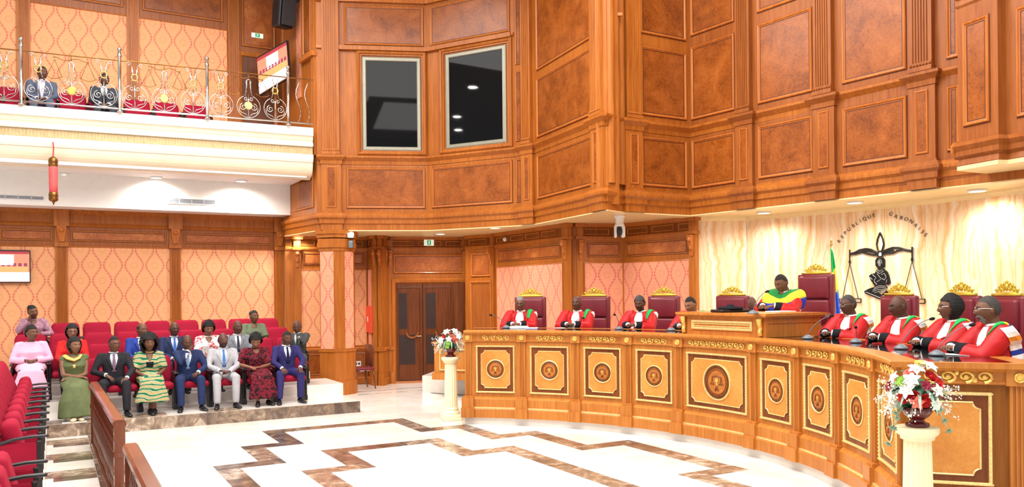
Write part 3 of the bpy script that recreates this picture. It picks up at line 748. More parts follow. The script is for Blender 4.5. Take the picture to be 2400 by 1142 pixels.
# ================================================================ FURNITURE
def world_parts(root):                     # children were modelled where they stand: keep them there under the root
    inv = (Matrix.Translation(root.location) @ root.rotation_euler.to_matrix().to_4x4()).inverted()
    for c in root.children: c.matrix_parent_inverse = inv
ARC = Arc(CEN, RB, rad(84))
def sA(ang): return rad(84 - ang) * RB
def arcp(a0, a1, r=RB, n=60): return [tuple(pol(a0 + (a1 - a0) * i / n, r)) for i in range(n + 1)]
BEAD = [(0, 0), (0, .02), (.006, .028), (.022, .028), (.028, .02), (.028, 0)]
def scrollwork(mb, M, sc, zc, half, h, n, d=.01, r=.009):
    def P(s, z): return M(s, z, d)
    w = 2 * half / n
    for k in range(n):
        c = sc - half + w * (k + .5); sg = 1 if k % 2 == 0 else -1
        pts = []
        for i in range(19):
            t = i / 18; a = sg * (-pi / 2 + t * 2 * pi * 1.25); rr = h * .5 * (1 - .72 * t)
            pts.append(P(c + rr * cos(a) * w / h * .95, zc + sg * rr * sin(a)))
        mb.tube(pts, [r * (1.1 - .4 * i / 18) for i in range(19)], 5)
        mb.ell(P(c, zc), (r * 1.5,) * 3, 6, 4)
        if k: mb.ell(P(c - w / 2, zc + h * .3 * sg), (r * 1.5, r * 1.5, r * 2), 6, 4)
def seal(M, sc, zc, R, parent, d=.012):
    def disc(mb, r0, r1, d0, n=36):
        rr = [[M(sc + r * cos(2 * pi * i / n), zc + r * sin(2 * pi * i / n), dd) for i in range(n)] for r, dd in ((r0, d0 - .004), (r0, d0), (r1, d0))]
        mb.loft(rr, False)
    def ring(mb, r, t, d0, n=40): mb.tube([M(sc + r * cos(2 * pi * i / n), zc + r * sin(2 * pi * i / n), d0) for i in range(n)], t, 5, loop=True)
    m = MB(); disc(m, R, .002, d + .006); md = m.build('medallion', W_SEAL, parent)
    m = MB(); ring(m, R * 1.02, R * .06, d + .006); m.build('gilt_ring', M_GOLDL, md)
    m = MB(); disc(m, R * .78, .002, d + .009); m.build('medallion_field', W_BENCH2, md)
    m = MB(); ring(m, R * .72, R * .04, d + .008); ring(m, R * .88, R * .02, d + .008)
    for i in range(26):                                    # worn lettering round the rim
        a = pi * 1.28 - i * (pi * 1.56) / 25 if i < 26 else 0
        m.box(M(sc + R * .84 * cos(a), zc + R * .84 * sin(a), d + .008), (R * .05, R * .05, R * .05), a)
    for a in (-pi / 2, -pi / 2 - .55, -pi / 2 + .55): m.ell(M(sc + R * .84 * cos(a), zc + R * .84 * sin(a), d + .01), (R * .06,) * 3, 6, 4)
    m.tube([M(sc - R * .34, zc + R * .3, d + .012), M(sc, zc + R * .36, d + .012), M(sc + R * .34, zc + R * .3, d + .012)], R * .035, 5)
    for sg in (-1, 1):
        m.tube([M(sc + sg * R * .34, zc + R * .3, d + .012), M(sc + sg * R * .42, zc - R * .1, d + .012)], R * .022, 4)
        m.tube([M(sc + sg * R * .34, zc + R * .3, d + .012), M(sc + sg * R * .26, zc - R * .1, d + .012)], R * .022, 4)
        m.tube([M(sc + sg * R * .5, zc - R * .12, d + .012), M(sc + sg * R * .18, zc - R * .12, d + .012)], R * .03, 4)
    m.tube([M(sc - R * .12, zc - R * .5, d + .012), M(sc, zc - R * .26, d + .012), M(sc + R * .12, zc - R * .5, d + .012)], R * .06, 5)
    m.build('seal_marks', W_WALNUT, md)
    m = MB(); pts = [(-.12, .12), (-.03, .24), (.1, .2), (.12, .06), (.06, -.02), (.09, -.16), (.02, -.24), (-.05, -.12), (-.03, 0), (-.14, .02)]
    vs = [M(sc + R * x, zc + R * y, d + .016) for x, y in pts]; m.add(vs, [tuple(range(len(vs)))]); m.add([M(sc + R * x, zc + R * y, d + .009) for x, y in pts] , [tuple(range(len(vs) - 1, -1, -1))])
    m.build('gilt_figure', M_GOLD, md)
def bench_panel(M, c, half, bench, z0=.51, z1=1.285, sealR=None, ns=10):
    s0, s1 = c - half, c + half
    m = MB(); mplate(m, M, s0, s1, z0, z1, -.02, .004, ns); pn = m.build('panel', W_WALNUT, bench)
    m = MB(); mframe(m, M, s0, s1, z0, z1, BEAD, ns); nb = int(half * 2 / .035)
    pr = []
    for i in range(nb + 1):
        for z in (z0 + .014, z1 - .014): pr.append((s0 + (s1 - s0) * i / nb, z))
    for i in range(int((z1 - z0) / .035)):
        for s in (s0 + .014, s1 - .014): pr.append((s, z0 + .035 * (i + .5)))
    for s, z in pr: m.ell(M(s, z, .028), (.009, .009, .009), 5, 3)
    m.build('gilt_bead_frame', M_GOLDL, pn)
    e = .085; q = .055; l, r, b, t = s0 + e, s1 - e, z0 + e, z1 - e
    rows = [(b, l + q, r - q)] + [(b + q * sin(a), l + q * (1 - 0) - 0 * a - 0 + (q * cos(a) - q), r - q - (q * cos(a) - q)) for a in (0.0,)][:0]
    left = [(l + q * cos(a), b + q * sin(a)) for a in [pi / 2 * i / 5 for i in range(6)]]     # concave notch
    rows = [(z, x, r - (x - l)) for x, z in left]
    rows = rows + [(t - (z - b), x, rr) for z, x, rr in reversed(rows)]
    m = MB(); mrows(m, M, rows, 0, .012, ns); m.build('inlay_field', W_INLAY, pn)
    out = [(x, z) for z, x, _ in rows] + [(x, z) for z, _, x in reversed(rows)]
    dense = []
    for i, p in enumerate(out):
        qn = out[(i + 1) % len(out)]; L = abs(p[0] - qn[0]) + abs(p[1] - qn[1]); k = max(1, int(L / .12))
        for j in range(k): dense.append((p[0] + (qn[0] - p[0]) * j / k, p[1] + (qn[1] - p[1]) * j / k))
    m = MB(); m.tube([M(x, z, .012) for x, z in dense], .007, 4, loop=True); m.build('gilt_line', M_GOLDL, pn)
    if sealR: seal(M, c, (z0 + z1) / 2, sealR, pn)
    return pn
def bench_pil(M, s, bench, w=.1):
    m = MB(); fluted(m, M, s - w / 2, s + w / 2, .45, 1.36, -.02, .035, 3)
    mplate(m, M, s - w / 2 - .06, s + w / 2 + .06, .115, .27, -.02, .125); mplate(m, M, s - w / 2 - .05, s + w / 2 + .05, .27, .43, -.02, .1)
    mplate(m, M, s - w / 2 - .035, s + w / 2 + .035, .43, .46, -.02, .07); mplate(m, M, s - w / 2 - .03, s + w / 2 + .03, 1.345, 1.48, -.02, .055)
    p = m.build('pilaster', W_BENCH, bench)
    m = MB(); c = M(s, 1.415, .06); n = (M(s, 0, 1) - M(s, 0, 0)).normalized(); R = n.to_track_quat('Z', 'Y').to_matrix()
    m.lathe([(.0, 0), (.042, 0), (.042, .012), (.034, .02), (.026, .014), (.02, .022), (0, .026)], c - n * .004, 14, R); m.build('gilt_rosette', M_GOLD, p)
BPROF = [(-.04, .115), (.09, .115), (.09, .25), (.07, .27), (.055, .28), (.055, .41), (.03, .43), (.0, .45), (.0, 1.345), (.03, 1.355), (.035, 1.37), (.02, 1.385), (.02, 1.45), (.05, 1.475), (.08, 1.485), (-.04, 1.485)]
GL = [(.05, .265), (.075, .265), (.075, .285), (.05, .285)]
TOPP = [(-.03, 1.485), (.085, 1.485), (.1, 1.5), (.1, 1.52), (.085, 1.53), (-.03, 1.53)]
A_L, A_R = 83.3, -18.0
bench = thing('bench', 'long curved honey wood judges bench with gilt panels and round seals', 'bench', (pol(32, RB).x, pol(32, RB).y, .115))
m = MB(); sweep(m, arcp(A_L, A_R), BPROF); m.build('carcass', W_BENCH, bench)
m = MB(); sweep(m, arcp(A_L, A_R), GL); m.build('gilt_line', M_GOLDL, bench)
m = MB(); sweep(m, arcp(A_L, A_R), [(-.12, 1.485), (.085, 1.485), (.1, 1.5), (.1, 1.52), (.085, 1.532), (-.12, 1.532)])
sweep(m, arcp(A_L, A_R, RB + .93), [(-.05, 1.44), (.1, 1.44), (.1, 1.532), (-.05, 1.532)])
Rad0, Rad1 = pol(A_R, RB - .1), pol(A_R, RB + .98)
m.prism([pol(A_R, RB - .09), pol(A_R - .9, RB - .09), pol(A_R - .9, RB + .97), pol(A_R, RB + .97)], 1.485, 1.532)
m.build('top_edge', W_BENCH, bench)
m = MB(); sweep(m, arcp(A_L - .4, A_R + .4, RB + .11), [(-.73, 1.48), (0.01, 1.48), (.01, 1.528), (-.73, 1.528)]); m.build('granite_top', M_BLACKG, bench)
PANG = [82.6, 72.0, 61.3, 50.75, 40.3, 24.5, 14.6, 4.65, -6.1, -16.9]
for a in PANG: bench_pil(ARC, sA(a), bench)
for i, (a, b) in enumerate(zip(PANG, PANG[1:])):
    c = (sA(a) + sA(b)) / 2; half = (sA(b) - sA(a)) / 2
    if i < 9: bench_panel(ARC, c, half - .13, bench, sealR=.235 if i == 4 else .148)
    m = MB(); hw = min(half - .15, .24) if i != 4 else half - .16
    scrollwork(m, ARC, c, 1.415, hw, .085, 4 if i != 4 else 10, .028); m.build('gilt_scroll', M_GOLD, bench)
# end face of the bench, turned towards the camera
EP = Plane(pol(A_R, RB - .02), pol(A_R, RB + .95)); EP.n = Vector((sin(rad(A_R)), -cos(rad(A_R))))
m = MB(); sweep(m, [EP(0, 0).xy, EP(EP.L, 0).xy], BPROF); mplate(m, EP, .0, EP.L, .115, 1.485, -.4, 0); m.build('end_carcass', W_BENCH, bench)
bench_pil(EP, EP.L - .1, bench, .13)
bench_panel(EP, .37, .31, bench, ns=2)
m = MB(); scrollwork(m, EP, .42, 1.415, .27, .1, 4, .028, .012); m.build('gilt_scroll', M_GOLD, bench)
m = MB(); m.prism([pol(A_L - .2, RB), pol(A_L - .2, RB + .9), pol(A_L, RB + .9), pol(A_L, RB)], .115, 1.485); m.build('end_board', W_BENCH, bench)
m = MB(); sweep(m, arcp(A_L, A_R, RB + .88), [(-.03, .115), (.0, .115), (.0, 1.485), (-.03, 1.485)]); m.build('rear_board', W_BENCH2, bench)
world_parts(bench)
# side desk continuing to the right of the bench
wp = EP(EP.L + .03, 0, -.1)
SD = Plane(EP(EP.L + .04, 0, -.12).xy, EP(EP.L + 1.6, 0, -.12).xy); SD.n = EP.n.copy()
sd = thing('side_desk', 'wood panelled clerk desk joined to the near end of the bench at the right edge', 'desk', (SD(.7, 0, -.3).x, SD(.7, 0, -.3).y, 0))
m = MB(); mplate(m, SD, 0, SD.L, 0, 1.46, -.7, 0); m.build('carcass', W_BENCH, sd)
m = MB(); mplate(m, SD, -.02, SD.L, 1.46, 1.5, -.7, .06); m.build('desk_top', W_BENCH, sd)
bench_panel(SD, .5, .38, sd, ns=2); world_parts(sd)
# president's desk box on the bench
axv = Vector((cos(AXA), sin(AXA))); tav = Vector((sin(AXA), -cos(AXA)))
def axf(r, t, z): p = CEN + axv * r + tav * t; return Vector((p.x, p.y, z))
pd = thing('raised_desk', 'raised honey wood lectern desk standing on the middle of the curved bench', 'desk', axf(5.5, 0, 1.53))
m = MB(); q = [axf(5.0, -.76, 0), axf(5.0, .76, 0), axf(6.0, .84, 0), axf(6.0, -.84, 0)]
m.prism([p.xy for p in q], 1.531, 1.79); m.build('box', W_BENCH, pd)
m = MB(); q2 = [axf(4.93, -.82, 0), axf(4.93, .82, 0), axf(6.05, .9, 0), axf(6.05, -.9, 0)]
m.prism([p.xy for p in q2], 1.805, 1.84); m.prism([axf(4.95, -.8, 0).xy, axf(4.95, .8, 0).xy, axf(6.03, .88, 0).xy, axf(6.03, -.88, 0).xy], 1.785, 1.806); m.build('desk_top', W_BENCH, pd)
PDF = Plane(axf(5.0, -.76, 0).xy, axf(5.0, .76, 0).xy)
m = MB(); mframe(m, PDF, .2, 1.3, 1.6, 1.73, [(0, 0), (0, .014), (.008, .02), (.024, .02), (.032, .008), (.036, 0)]); mframe(m, PDF, .235, 1.265, 1.64, 1.69, [(0, 0), (0, .01), (.008, .012), (.014, 0)]); m.build('gilt_frame', M_GOLDL, pd)
for s in (.07, 1.45):
    m = MB(); m.tube([PDF(s, z, d) for z, d in ((1.775, .03), (1.76, .06), (1.71, .05), (1.65, .03), (1.6, .04), (1.56, .035), (1.545, .01))], [(.04, .02), (.045, .03), (.038, .022), (.03, .018), (.03, .024), (.034, .022), (.02, .01)], 8); m.build('gilt_bracket', M_GOLD, pd)
PDS = Plane(axf(5.0, .76, 0).xy, axf(6.0, .84, 0).xy); PDS.n = Vector((tav.x, tav.y))
m = MB(); mplate(m, PDS, .02, PDS.L - .02, 1.71, 1.73, 0, .012); m.build('moulding', W_MOULD, pd)
world_parts(pd)
# far-left clerk desk
cd = thing('clerk_desk', 'small panelled clerk desk behind the far pedestal with a telephone on top', 'desk', (-1.1, 16.7, .36))
CP = Plane((-1.62, 16.75), (-.55, 16.35))
m = MB(); mplate(m, CP, 0, CP.L, .36, 1.1, -.5, 0); mplate(m, CP, -.04, CP.L + .04, .36, .5, -.5, .03); m.build('carcass', W_BENCH, cd)
m = MB(); mplate(m, CP, -.04, CP.L + .04, 1.1, 1.14, -.55, .05); m.build('desk_top', W_BENCH, cd)
m = MB(); mframe(m, CP, .12, .95, .55, 1.0, BEAD); m.build('gilt_bead_frame', M_GOLDL, cd); world_parts(cd)
ph = thing('desk_telephone', 'small black telephone on the clerk desk behind the flowers', 'telephone', CP(.98, 1.14, -.2))
m = MB(); m.rbox((0, 0, .03), (.2, .18, .06), .02, 2); m.build('phone_body', M_BLACK, ph)
m = MB(); m.tube([(-.09, 0, .07), (-.05, 0, .09), (.05, 0, .09), (.09, 0, .07)], [.025, .016, .016, .025], 6); m.build('handset', M_BLACK, ph)
# ---- judges' chairs
def crest(mb, w, z, y=0.0):
    mb.rbox((0, y, z), (w, .06, .034), .008, 1); mb.rbox((0, y, z + .02), (w * .72, .04, .02), .006, 1)
    for sg in (-1, 1):
        for x, h, r in ((.05, .07, .03), (.105, .05, .03), (.155, .045, .022), (.08, .1, .02)):
            mb.tube(spiral((sg * x, y, z + h), r, .006, -pi / 2, 1.5 * sg, 16, (1, 0, 0), (0, 0, 1)), .009, 5)
        mb.ell((sg * .04, y, z + .115), (.016, .014, .026), 6, 4); mb.ell((sg * .13, y, z + .085), (.014, .014, .018), 6, 4); mb.ell((sg * .18, y, z + .05), (.02, .016, .016), 6, 4)
    mb.ell((0, y, z + .08), (.035, .022, .045), 8, 6); mb.ell((0, y, z + .135), (.016, .014, .02), 6, 5)
def make_chair(name, label, H=1.3, W=.6, group='high backed leather judges chairs'):
    t = thing(name, label, 'chair', group=group)
    m = MB(); m.rbox((0, -.33, .5 + (H - .5) / 2 - .02), (W, .09, H - .46), .03, 2); m.build('back_shell', M_LEATHER, t, True)
    zz = [.52, .52 + (H - .52) * .5, H - .03]
    for k in range(2):
        m = MB(); m.rbox((0, -.28, (zz[k] + zz[k + 1]) / 2), (W * .84, .09, zz[k + 1] - zz[k] - .012), .035, 3); b = m.build('back_cushion', M_LEATHER, t, True)
    m = MB(); m.rbox((0, .02, .46), (W * .95, .56, .13), .045, 3); m.build('seat', M_LEATHER, t, True)
    for sg in (-1, 1):
        m = MB(); m.rbox((sg * W * .5, .0, .68), (.07, .44, .06), .025, 2); m.tube([(sg * W * .5, .16, .67), (sg * W * .5, .14, .42)], .025, 6); m.build('armrest', M_LEATHER, t, True)
    m = MB(); m.lathe([(.3, 0), (.3, .03), (.06, .07), (.04, .1), (.04, .4), (.1, .4)], n=12); m.build('base', M_BLACK, t, True)
    m = MB(); crest(m, W * .78, H + .012, -.32); m.build('gilt_crest', M_CREST, t, True)
    return t
def face_c(ang): return rad(ang) + pi / 2
ch0 = make_chair('judge_chair', 'burgundy leather judge chair behind the leftmost judge with white hair', H=1.29)
chs = [(76.0, 6.72, 'burgundy leather judge chair behind the leftmost judge with white hair'), (66.0, 6.72, 'burgundy leather judge chair behind the bald judge second from the left'),
       (55.2, 6.72, 'burgundy leather judge chair behind the bearded judge third from the left'), (45.0, 6.76, 'burgundy leather judge chair behind the judge beside the black folders'),
       (19.6, 6.55, 'burgundy leather judge chair between the emblem mother figure and the bald judge'), (10.0, 6.46, 'burgundy leather judge chair behind the woman judge'),
       (2.0, 6.32, 'burgundy leather judge chair behind the grey bearded judge at the right end'), (-7.5, 6.46, 'burgundy leather judge chair cut by the right edge of the picture')]
for i, (a, r, lb) in enumerate(chs):
    p = pol(a, r); tgt = face_c(a)
    if i == 0: ch0.location = (p.x, p.y, .77); ch0.rotation_euler.z = tgt
    else: dup(ch0, (p.x, p.y, .77), tgt, lb)
pc = make_chair('president_chair', 'tallest burgundy leather chair with gilt crest behind the presiding judge', 1.28, .62, None)
p = axf(6.72, -.02, 1.1); pc.location = p; pc.rotation_euler.z = face_c(32.4)
# ---- pedestals
def pedestal(x, y, label):
    t = thing('pedestal', label, 'pedestal', (x, y, 0), .3, 'ivory fluted flower pedestals')
    m = MB(); m.rbox((0, 0, .05), (.31, .31, .1), .01, 1); m.lathe([(.15, .1), (.15, .13), (.135, .16), (.12, .17), (.13, .19), (.12, .21), (.11, .22)], n=24); m.build('pedestal_base', M_PED, t)
    m = MB(); rings = []
    for z, r in ((.21, .112), (.5, .11), (.97, .1)):
        rings.append([(rr * cos(2 * pi * i / 64), rr * sin(2 * pi * i / 64), z) for i in range(64) for rr in (r - (.008 if i % 4 in (1, 2) else 0),)])
    m.loft(rings); m.build('fluted_shaft', M_PED, t)
    m = MB(); m.lathe([(.1, .96), (.125, .97), (.125, .99), (.15, 1.01), (.158, 1.03), (.158, 1.055), (.15, 1.065), (.0, 1.066)], n=28); m.build('capital', M_PED, t, True)
    return t
pedestal(-1.05, 13.72, 'ivory fluted pedestal beside the far left end of the bench')
pedestal(3.17, 6.36, 'ivory fluted pedestal in front of the near right end of the bench')
# ---- theatre seats
def make_seat(label):
    t = thing('theatre_seat', label, 'seat')
    m = MB(); rings = []
    for z, y, w, th in ((.34, -.12, .245, .05), (.55, -.2, .255, .055), (.78, -.27, .25, .05), (.86, -.295, .235, .045), (.9, -.305, .19, .03)):
        rings.append([(x * w, y + yy * th, z) for x, yy in ((-1, -.6), (-.8, -1), (.8, -1), (1, -.6), (1, .5), (.8, 1), (-.8, 1), (-1, .5))])
    m.loft(rings); m.build('backrest', M_RED, t, True)
    m = MB(); m.rbox((0, .1, .42), (.47, .46, .11), .045, 2); m.build('seat_cushion', M_RED, t, True)
    for sg in (-1, 1):
        m = MB(); m.rbox((sg * .262, .02, .33), (.034, .36, .5), .012, 1); m.rbox((sg * .262, .06, .05), (.05, .3, .1), .01, 1); m.rbox((sg * .262, .04, .62), (.05, .4, .035), .015, 2); m.build('arm_frame', M_BLACK, t)
    return t
FA = pi + TH                                # facing +b
seat0 = make_seat('x'); first = [True]
def put_seat(a, b, z, rz, label, group):
    p = AB(a, b)
    if first[0]:
        first[0] = False; o = seat0; o.location = (p.x, p.y, z); o.rotation_euler.z = rz; o['label'] = label; o['group'] = group; return o
    return dup(seat0, (p.x, p.y, z), rz, label, group)
ORD = ['first', 'second', 'third', 'fourth', 'fifth', 'sixth', 'seventh', 'eighth', 'ninth', 'tenth', 'eleventh', 'twelfth']
# ================================================================ SEATS, RAILINGS, WALL THINGS
def a_at(u, b, v=700):                      # hall coordinate a of pixel column u on the line b
    P = Plane(AB(0, b), AB(1, b)); return P.su(u, v)
ROWB = [-15.05, -16.15, -17.15, -18.1]; ROWN = ['front row', 'second row', 'third row', 'back row']
for r in range(4):
    lim = 0.0 if r == 0 else -.9; n = 0; a = a_at(676, ROWB[0]) if r == 0 else 4.12 if r == 1 else 4.1 if r == 2 else 4.12
    while a > lim:
        lab = 'crimson theatre seat in the %s, %s' % (ROWN[r], 'rightmost' if n == 0 else ORD[n] + ' from the right')
        put_seat(a, ROWB[r], TIER[r][0], FA, lab, 'crimson audience seats'); a -= .56; n += 1
# balcony seats
for k, u in enumerate((-30, 16, 100, 170, 240, 323, 392, 463)):
    put_seat(a_at(u, -18.2, 230), -18.2, 5.32, FA, 'crimson theatre seat on the balcony, %s from the left' % ORD[k], 'crimson balcony seats')
# side block: tip-up seats with slim curved arms
def make_side_seat(label):
    t = thing('folding_seat', label, 'seat', group='crimson side seats')
    m = MB(); rings = []
    for z, y, w, th in ((.3, -.1, .25, .06), (.55, -.2, .262, .065), (.85, -.3, .255, .055), (.98, -.35, .235, .05), (1.02, -.365, .18, .03)):
        rings.append([(x * w, y + yy * th, z) for x, yy in ((-1, -.6), (-.8, -1), (.8, -1), (1, -.6), (1, .5), (.8, 1), (-.8, 1), (-1, .5))])
    m.loft(rings); m.build('backrest', M_RED, t, True)
    m = MB(); m.rbox((0, -.02, .56), (.4, .15, .44), .06, 3, R=Matrix.Rotation(rad(14), 3, 'X')); m.build('seat_cushion', M_RED, t, True)
    for sg in (-1, 1):
        m = MB(); m.rbox((sg * .285, -.02, .38), (.03, .4, .42), .012, 1); m.build('side_panel', M_RED, t)
        m = MB(); m.tube([(sg * .285, y, z) for y, z in ((-.26, .53), (-.16, .585), (-.02, .625), (.12, .64), (.24, .64), (.27, .635))], [(.02, .016)] * 5 + [(.012, .01)], 8); m.build('armrest', M_BLACK, t, True)
        m = MB(); m.rbox((sg * .285, .19, .35), (.034, .05, .5), .01, 1); m.rbox((sg * .285, .02, .04), (.05, .34, .08), .01, 1); m.build('foot_frame', M_BLACK, t)
    return t
ss = make_side_seat('x'); k = 0
st9 = MB(); st9.prism([AB(-4.5, -14.15), AB(-4.5, -4), AB(-.1, -4), AB(-.1, -14.15)], -.005, .18); struct(st9, 'step_9', M_MARBLE)
RZA = -pi / 2 + TH                           # facing +a
for j, b in enumerate([-9.23 - .597 * i for i in range(9)] + [-7.28 + .575 * i for i in range(4)]):
    p = AB(-.32, b); lab = ('crimson folding seat of the far left block, %s from the front' % ORD[j]) if j < 9 else 'crimson folding seat of the near left block, %s from the aisle' % ORD[j - 9]
    if j == 0: ss.location = (p.x, p.y, .18); ss.rotation_euler.z = RZA; ss['label'] = lab
    else: dup(ss, (p.x, p.y, .18), RZA, lab)
# second row of the side block peeking in behind the first
for j, b in enumerate([-11.0 - .597 * i for i in range(4)]):
    p = AB(-1.25, b); dup(ss, (p.x, p.y, .18), RZA, 'crimson folding seat behind the far left block, %s from the front' % ORD[j], 'rear crimson side seats')
# ---- mahogany railings
def railing(a0, b0, a1, b1, label, z=.92):
    p, q = AB(a0, b0), AB(a1, b1); M = Plane(p, q); t = thing('railing', label, 'railing', (p.x, p.y, 0))
    m = MB(); pr = [(-.05, 0), (.05, 0), (.062, .02), (.058, .055), (.04, .075), (-.04, .075), (-.058, .055), (-.062, .02)]
    m.loft([[M(s, z - .075 + zz, d) for d, zz in pr] for s in (-.04, M.L + .04)]); m.build('handrail', W_RAIL, t)
    m = MB(); mplate(m, M, -.02, M.L + .02, 0.004, .07, -.05, .05); m.build('bottom_rail', W_RAIL, t)
    prof = [(.028, .07), (.028, .14), (.02, .16), (.03, .18), (.02, .2), (.018, .22), (.03, .3), (.032, .36), (.02, .47), (.016, .5), (.028, .52), (.016, .54), (.022, .6), (.024, .66), (.016, .74), (.026, .765), (.018, .785), (.028, .8), (.028, .85)]
    n = int(M.L / .15)
    bm = MB(); bm.lathe(prof, (0, 0, 0), 10); me = bm.mesh('baluster'); me.materials.append(W_RAIL); me.polygons.foreach_set('use_smooth', [True] * len(me.polygons))
    for i in range(1, n):
        o = link('baluster', me, t); o.location = M(M.L * i / n, 0)
    for s in (0, M.L):
        m = MB(); m.box(M(s, .45), (.1, .1, .89), TH); m.lathe([(.06, .55), (.06, .6)], M(s, 0), 10); m.build('newel_post', W_RAIL, t)
    world_parts(t)
railing(.5, -13.06, .56, -8.95, 'long mahogany turned baluster railing in front of the side seats')
railing(.55, -7.42, .55, -4.6, 'nearest mahogany railing cut by the bottom edge')
# ---- balcony balustrade
t = thing('balcony_railing', 'chrome balcony railing with scroll circles and gilt discs', 'railing', (AB(1.1, -17.05).x, AB(1.1, -17.05).y, 5.64))
RL = Plane(AB(-3.6, -17.42), AB(4.76, -16.76))
posts = [RL.su(u, 260) for u in (-200, 50, 281, 486, 676)]
send = RL.L
for s in posts:
    m = MB(); p = RL(s, 0); m.lathe([(.05, 5.64), (.05, 5.66), (.03, 5.67), (.03, 6.68), (.042, 6.69), (.042, 6.72), (.03, 6.73), (.03, 6.78)], p, 12); m.ell((p.x, p.y, 6.83), (.042, .042, .042), 10, 8); m.build('post', M_CHROME, t, True)
m = MB(); m.tube([RL(posts[0], 6.62), RL(send, 6.62)], .012, 6); m.build('top_rail', M_BRASSD, t)
m = MB(); m.tube([RL(posts[0], 5.7), RL(send, 5.7)], .016, 6); m.build('bottom_rail', M_CHROME, t)
def P(s, z): return RL(s, 5.64 + z)
def circ_motif(c, gold):
    R = .225; zc = .31
    m = MB(); m.tube([P(c + R * cos(a), zc + R * sin(a)) for a in [pi * 2 * i / 28 + pi / 2 + .3 for i in range(26)]], .0075, 6)
    for sg in (-1, 1):
        m.tube(spiral(P(c + sg * .1, .3), .075, .012, pi / 2 if sg > 0 else pi / 2, 1.5 * -sg, 22, (RL.t.x, RL.t.y, 0), (0, 0, 1)), .008, 5)
        m.tube(spiral(P(c + sg * .05, .47), .045, .01, 0 if sg < 0 else pi, 1.3 * sg, 16, (RL.t.x, RL.t.y, 0), (0, 0, 1)), .007, 5)
        m.tube([P(c + sg * .01, .1), P(c + sg * .06, .16), P(c + sg * .17, .2), P(c + sg * .19, .3)], .007, 5)
        m.tube([P(c + sg * .07, .53), P(c + sg * .05, .6), P(c + sg * .035, .72), P(c + sg * .03, .86)], .007, 5)
    m.tube([P(c, .06), P(c, .56)], .01, 6)
    if not gold:
        for sg in (-1, 1):
            m.tube([P(c + sg * .05, .66), P(c + sg * .045, .92)], .006, 5)
            m.tube(spiral(P(c + sg * .1, .93), .045, .008, pi, 1.2 * sg, 14, (RL.t.x, RL.t.y, 0), (0, 0, 1)), .006, 5)
    else:
        m.tube([P(c - .045, .6), P(c - .045, .82), P(c, .87), P(c + .045, .82), P(c + .045, .6)], .008, 5)
    m.build('scroll_circle', M_CHROME, t, True)
    m = MB()
    if gold: m.lathe([(0, -.014), (.05, -.014), (.054, -.01), (.07, -.01), (.085, 0), (.07, .01), (.054, .01), (.05, .014), (0, .014)], P(c, .33), 20, Vector((RL.n.x, RL.n.y, 0)).to_track_quat('Z', 'Y').to_matrix()); m.build('gilt_disc', M_BRASS, t)
    else:
        m.tube([P(c + .06 * cos(2 * pi * i / 16), .68 + .06 * sin(2 * pi * i / 16)) for i in range(16)], .013, 6, loop=True); m.build('gilt_ring', M_BRASS, t, True)
for s0, s1 in zip(posts, posts[1:] ):
    w = (s1 - s0); cs = (s0 + w / 6, s0 + w / 2, s0 + w * 5 / 6)
    for k, c in enumerate(cs): circ_motif(c, k == 1)
    c = cs[1]; m = MB()
    m.tube([P(c + .29 * x, .9 + .025 * sin(x * 5)) for x in [i / 8 - 1 for i in range(17)]], .008, 5)
    m.tube([P(c, .87), P(c, .98)], .008, 5)
    for sg in (-1, 1):
        m.tube([P(c + sg * .27, .88), P(c + sg * .16, .58)], .005, 4); m.tube([P(c + sg * .27, .88), P(c + sg * .4, .56)], .005, 4)
        m.tube([P(c + sg * (.14 + .28 * i / 8), .58 - .05 * sin(pi * i / 8)) for i in range(9)], .007, 5)
    m.build('scale_beam', M_BRASSD, t, True)
m = MB()
for q in (.2, .38): m.tube([P(posts[-1] + q + .05 * sin(i * .9), .08 + .88 * i / 8) for i in range(9)], .008, 5)
m.build('wavy_bar', M_CHROME, t, True); world_parts(t)
# ---- screens
def screen(corners, label, name='wall_screen'):
    c = [Vector(x) for x in corners]; n = (c[1] - c[0]).cross(c[3] - c[0]).normalized()
    if n.dot(Vector((0, 0, 2)) - c[0]) < 0: n = -n
    mid = sum(c, Vector()) / 4; t = thing(name, label, 'screen', (mid.x, mid.y, min(x.z for x in c)))
    def Q(x, y, d): return c[0].lerp(c[1], x).lerp(c[3].lerp(c[2], x), y) + n * d
    def rect(mb, x0, x1, y0, y1, d, th=.006): mb.loft([[Q(x0, y0, d - th), Q(x1, y0, d - th), Q(x1, y1, d - th), Q(x0, y1, d - th)], [Q(x0, y0, d), Q(x1, y0, d), Q(x1, y1, d), Q(x0, y1, d)]])
    m = MB(); rect(m, 0, 1, 0, 1, 0, .05); m.build('screen_housing', M_BLACK, t)
    def em(nm, col, s=.9): return plain('screen ' + nm, col, .3, emit=(col, s), var=.05)
    m = MB(); rect(m, .02, .98, .04, .97, .003); pic = m.build('screen_picture', em('wall', srgb(214, 120, 96)), t)
    for nm, col, rs in (('floor', srgb(240, 240, 250), [(.02, .98, .68, .96)]), ('bench', srgb(204, 150, 96), [(.05, .95, .5, .68)]), ('onyx', srgb(250, 246, 250), [(.32, .7, .14, .46)]), ('chair', srgb(130, 50, 80), [(.08 + .1 * i, .14 + .1 * i, .4, .5) for i in range(9)]), ('dark', srgb(150, 50, 60), [(.02, .98, .04, .12)])):
        m = MB(); [rect(m, *r, .006) for r in rs]; m.build('picture_' + nm, em(nm, col, .75), pic)
    m = MB(); m.tube([Q(.5, .5, -.05), Q(.5, .5, -.16)], .05, 6); m.build('wall_mount', M_BLACK, t)
    world_parts(t)
AT = Plane(AU(0, 0, .1).xy, AU(AU.L, 0, .1).xy)
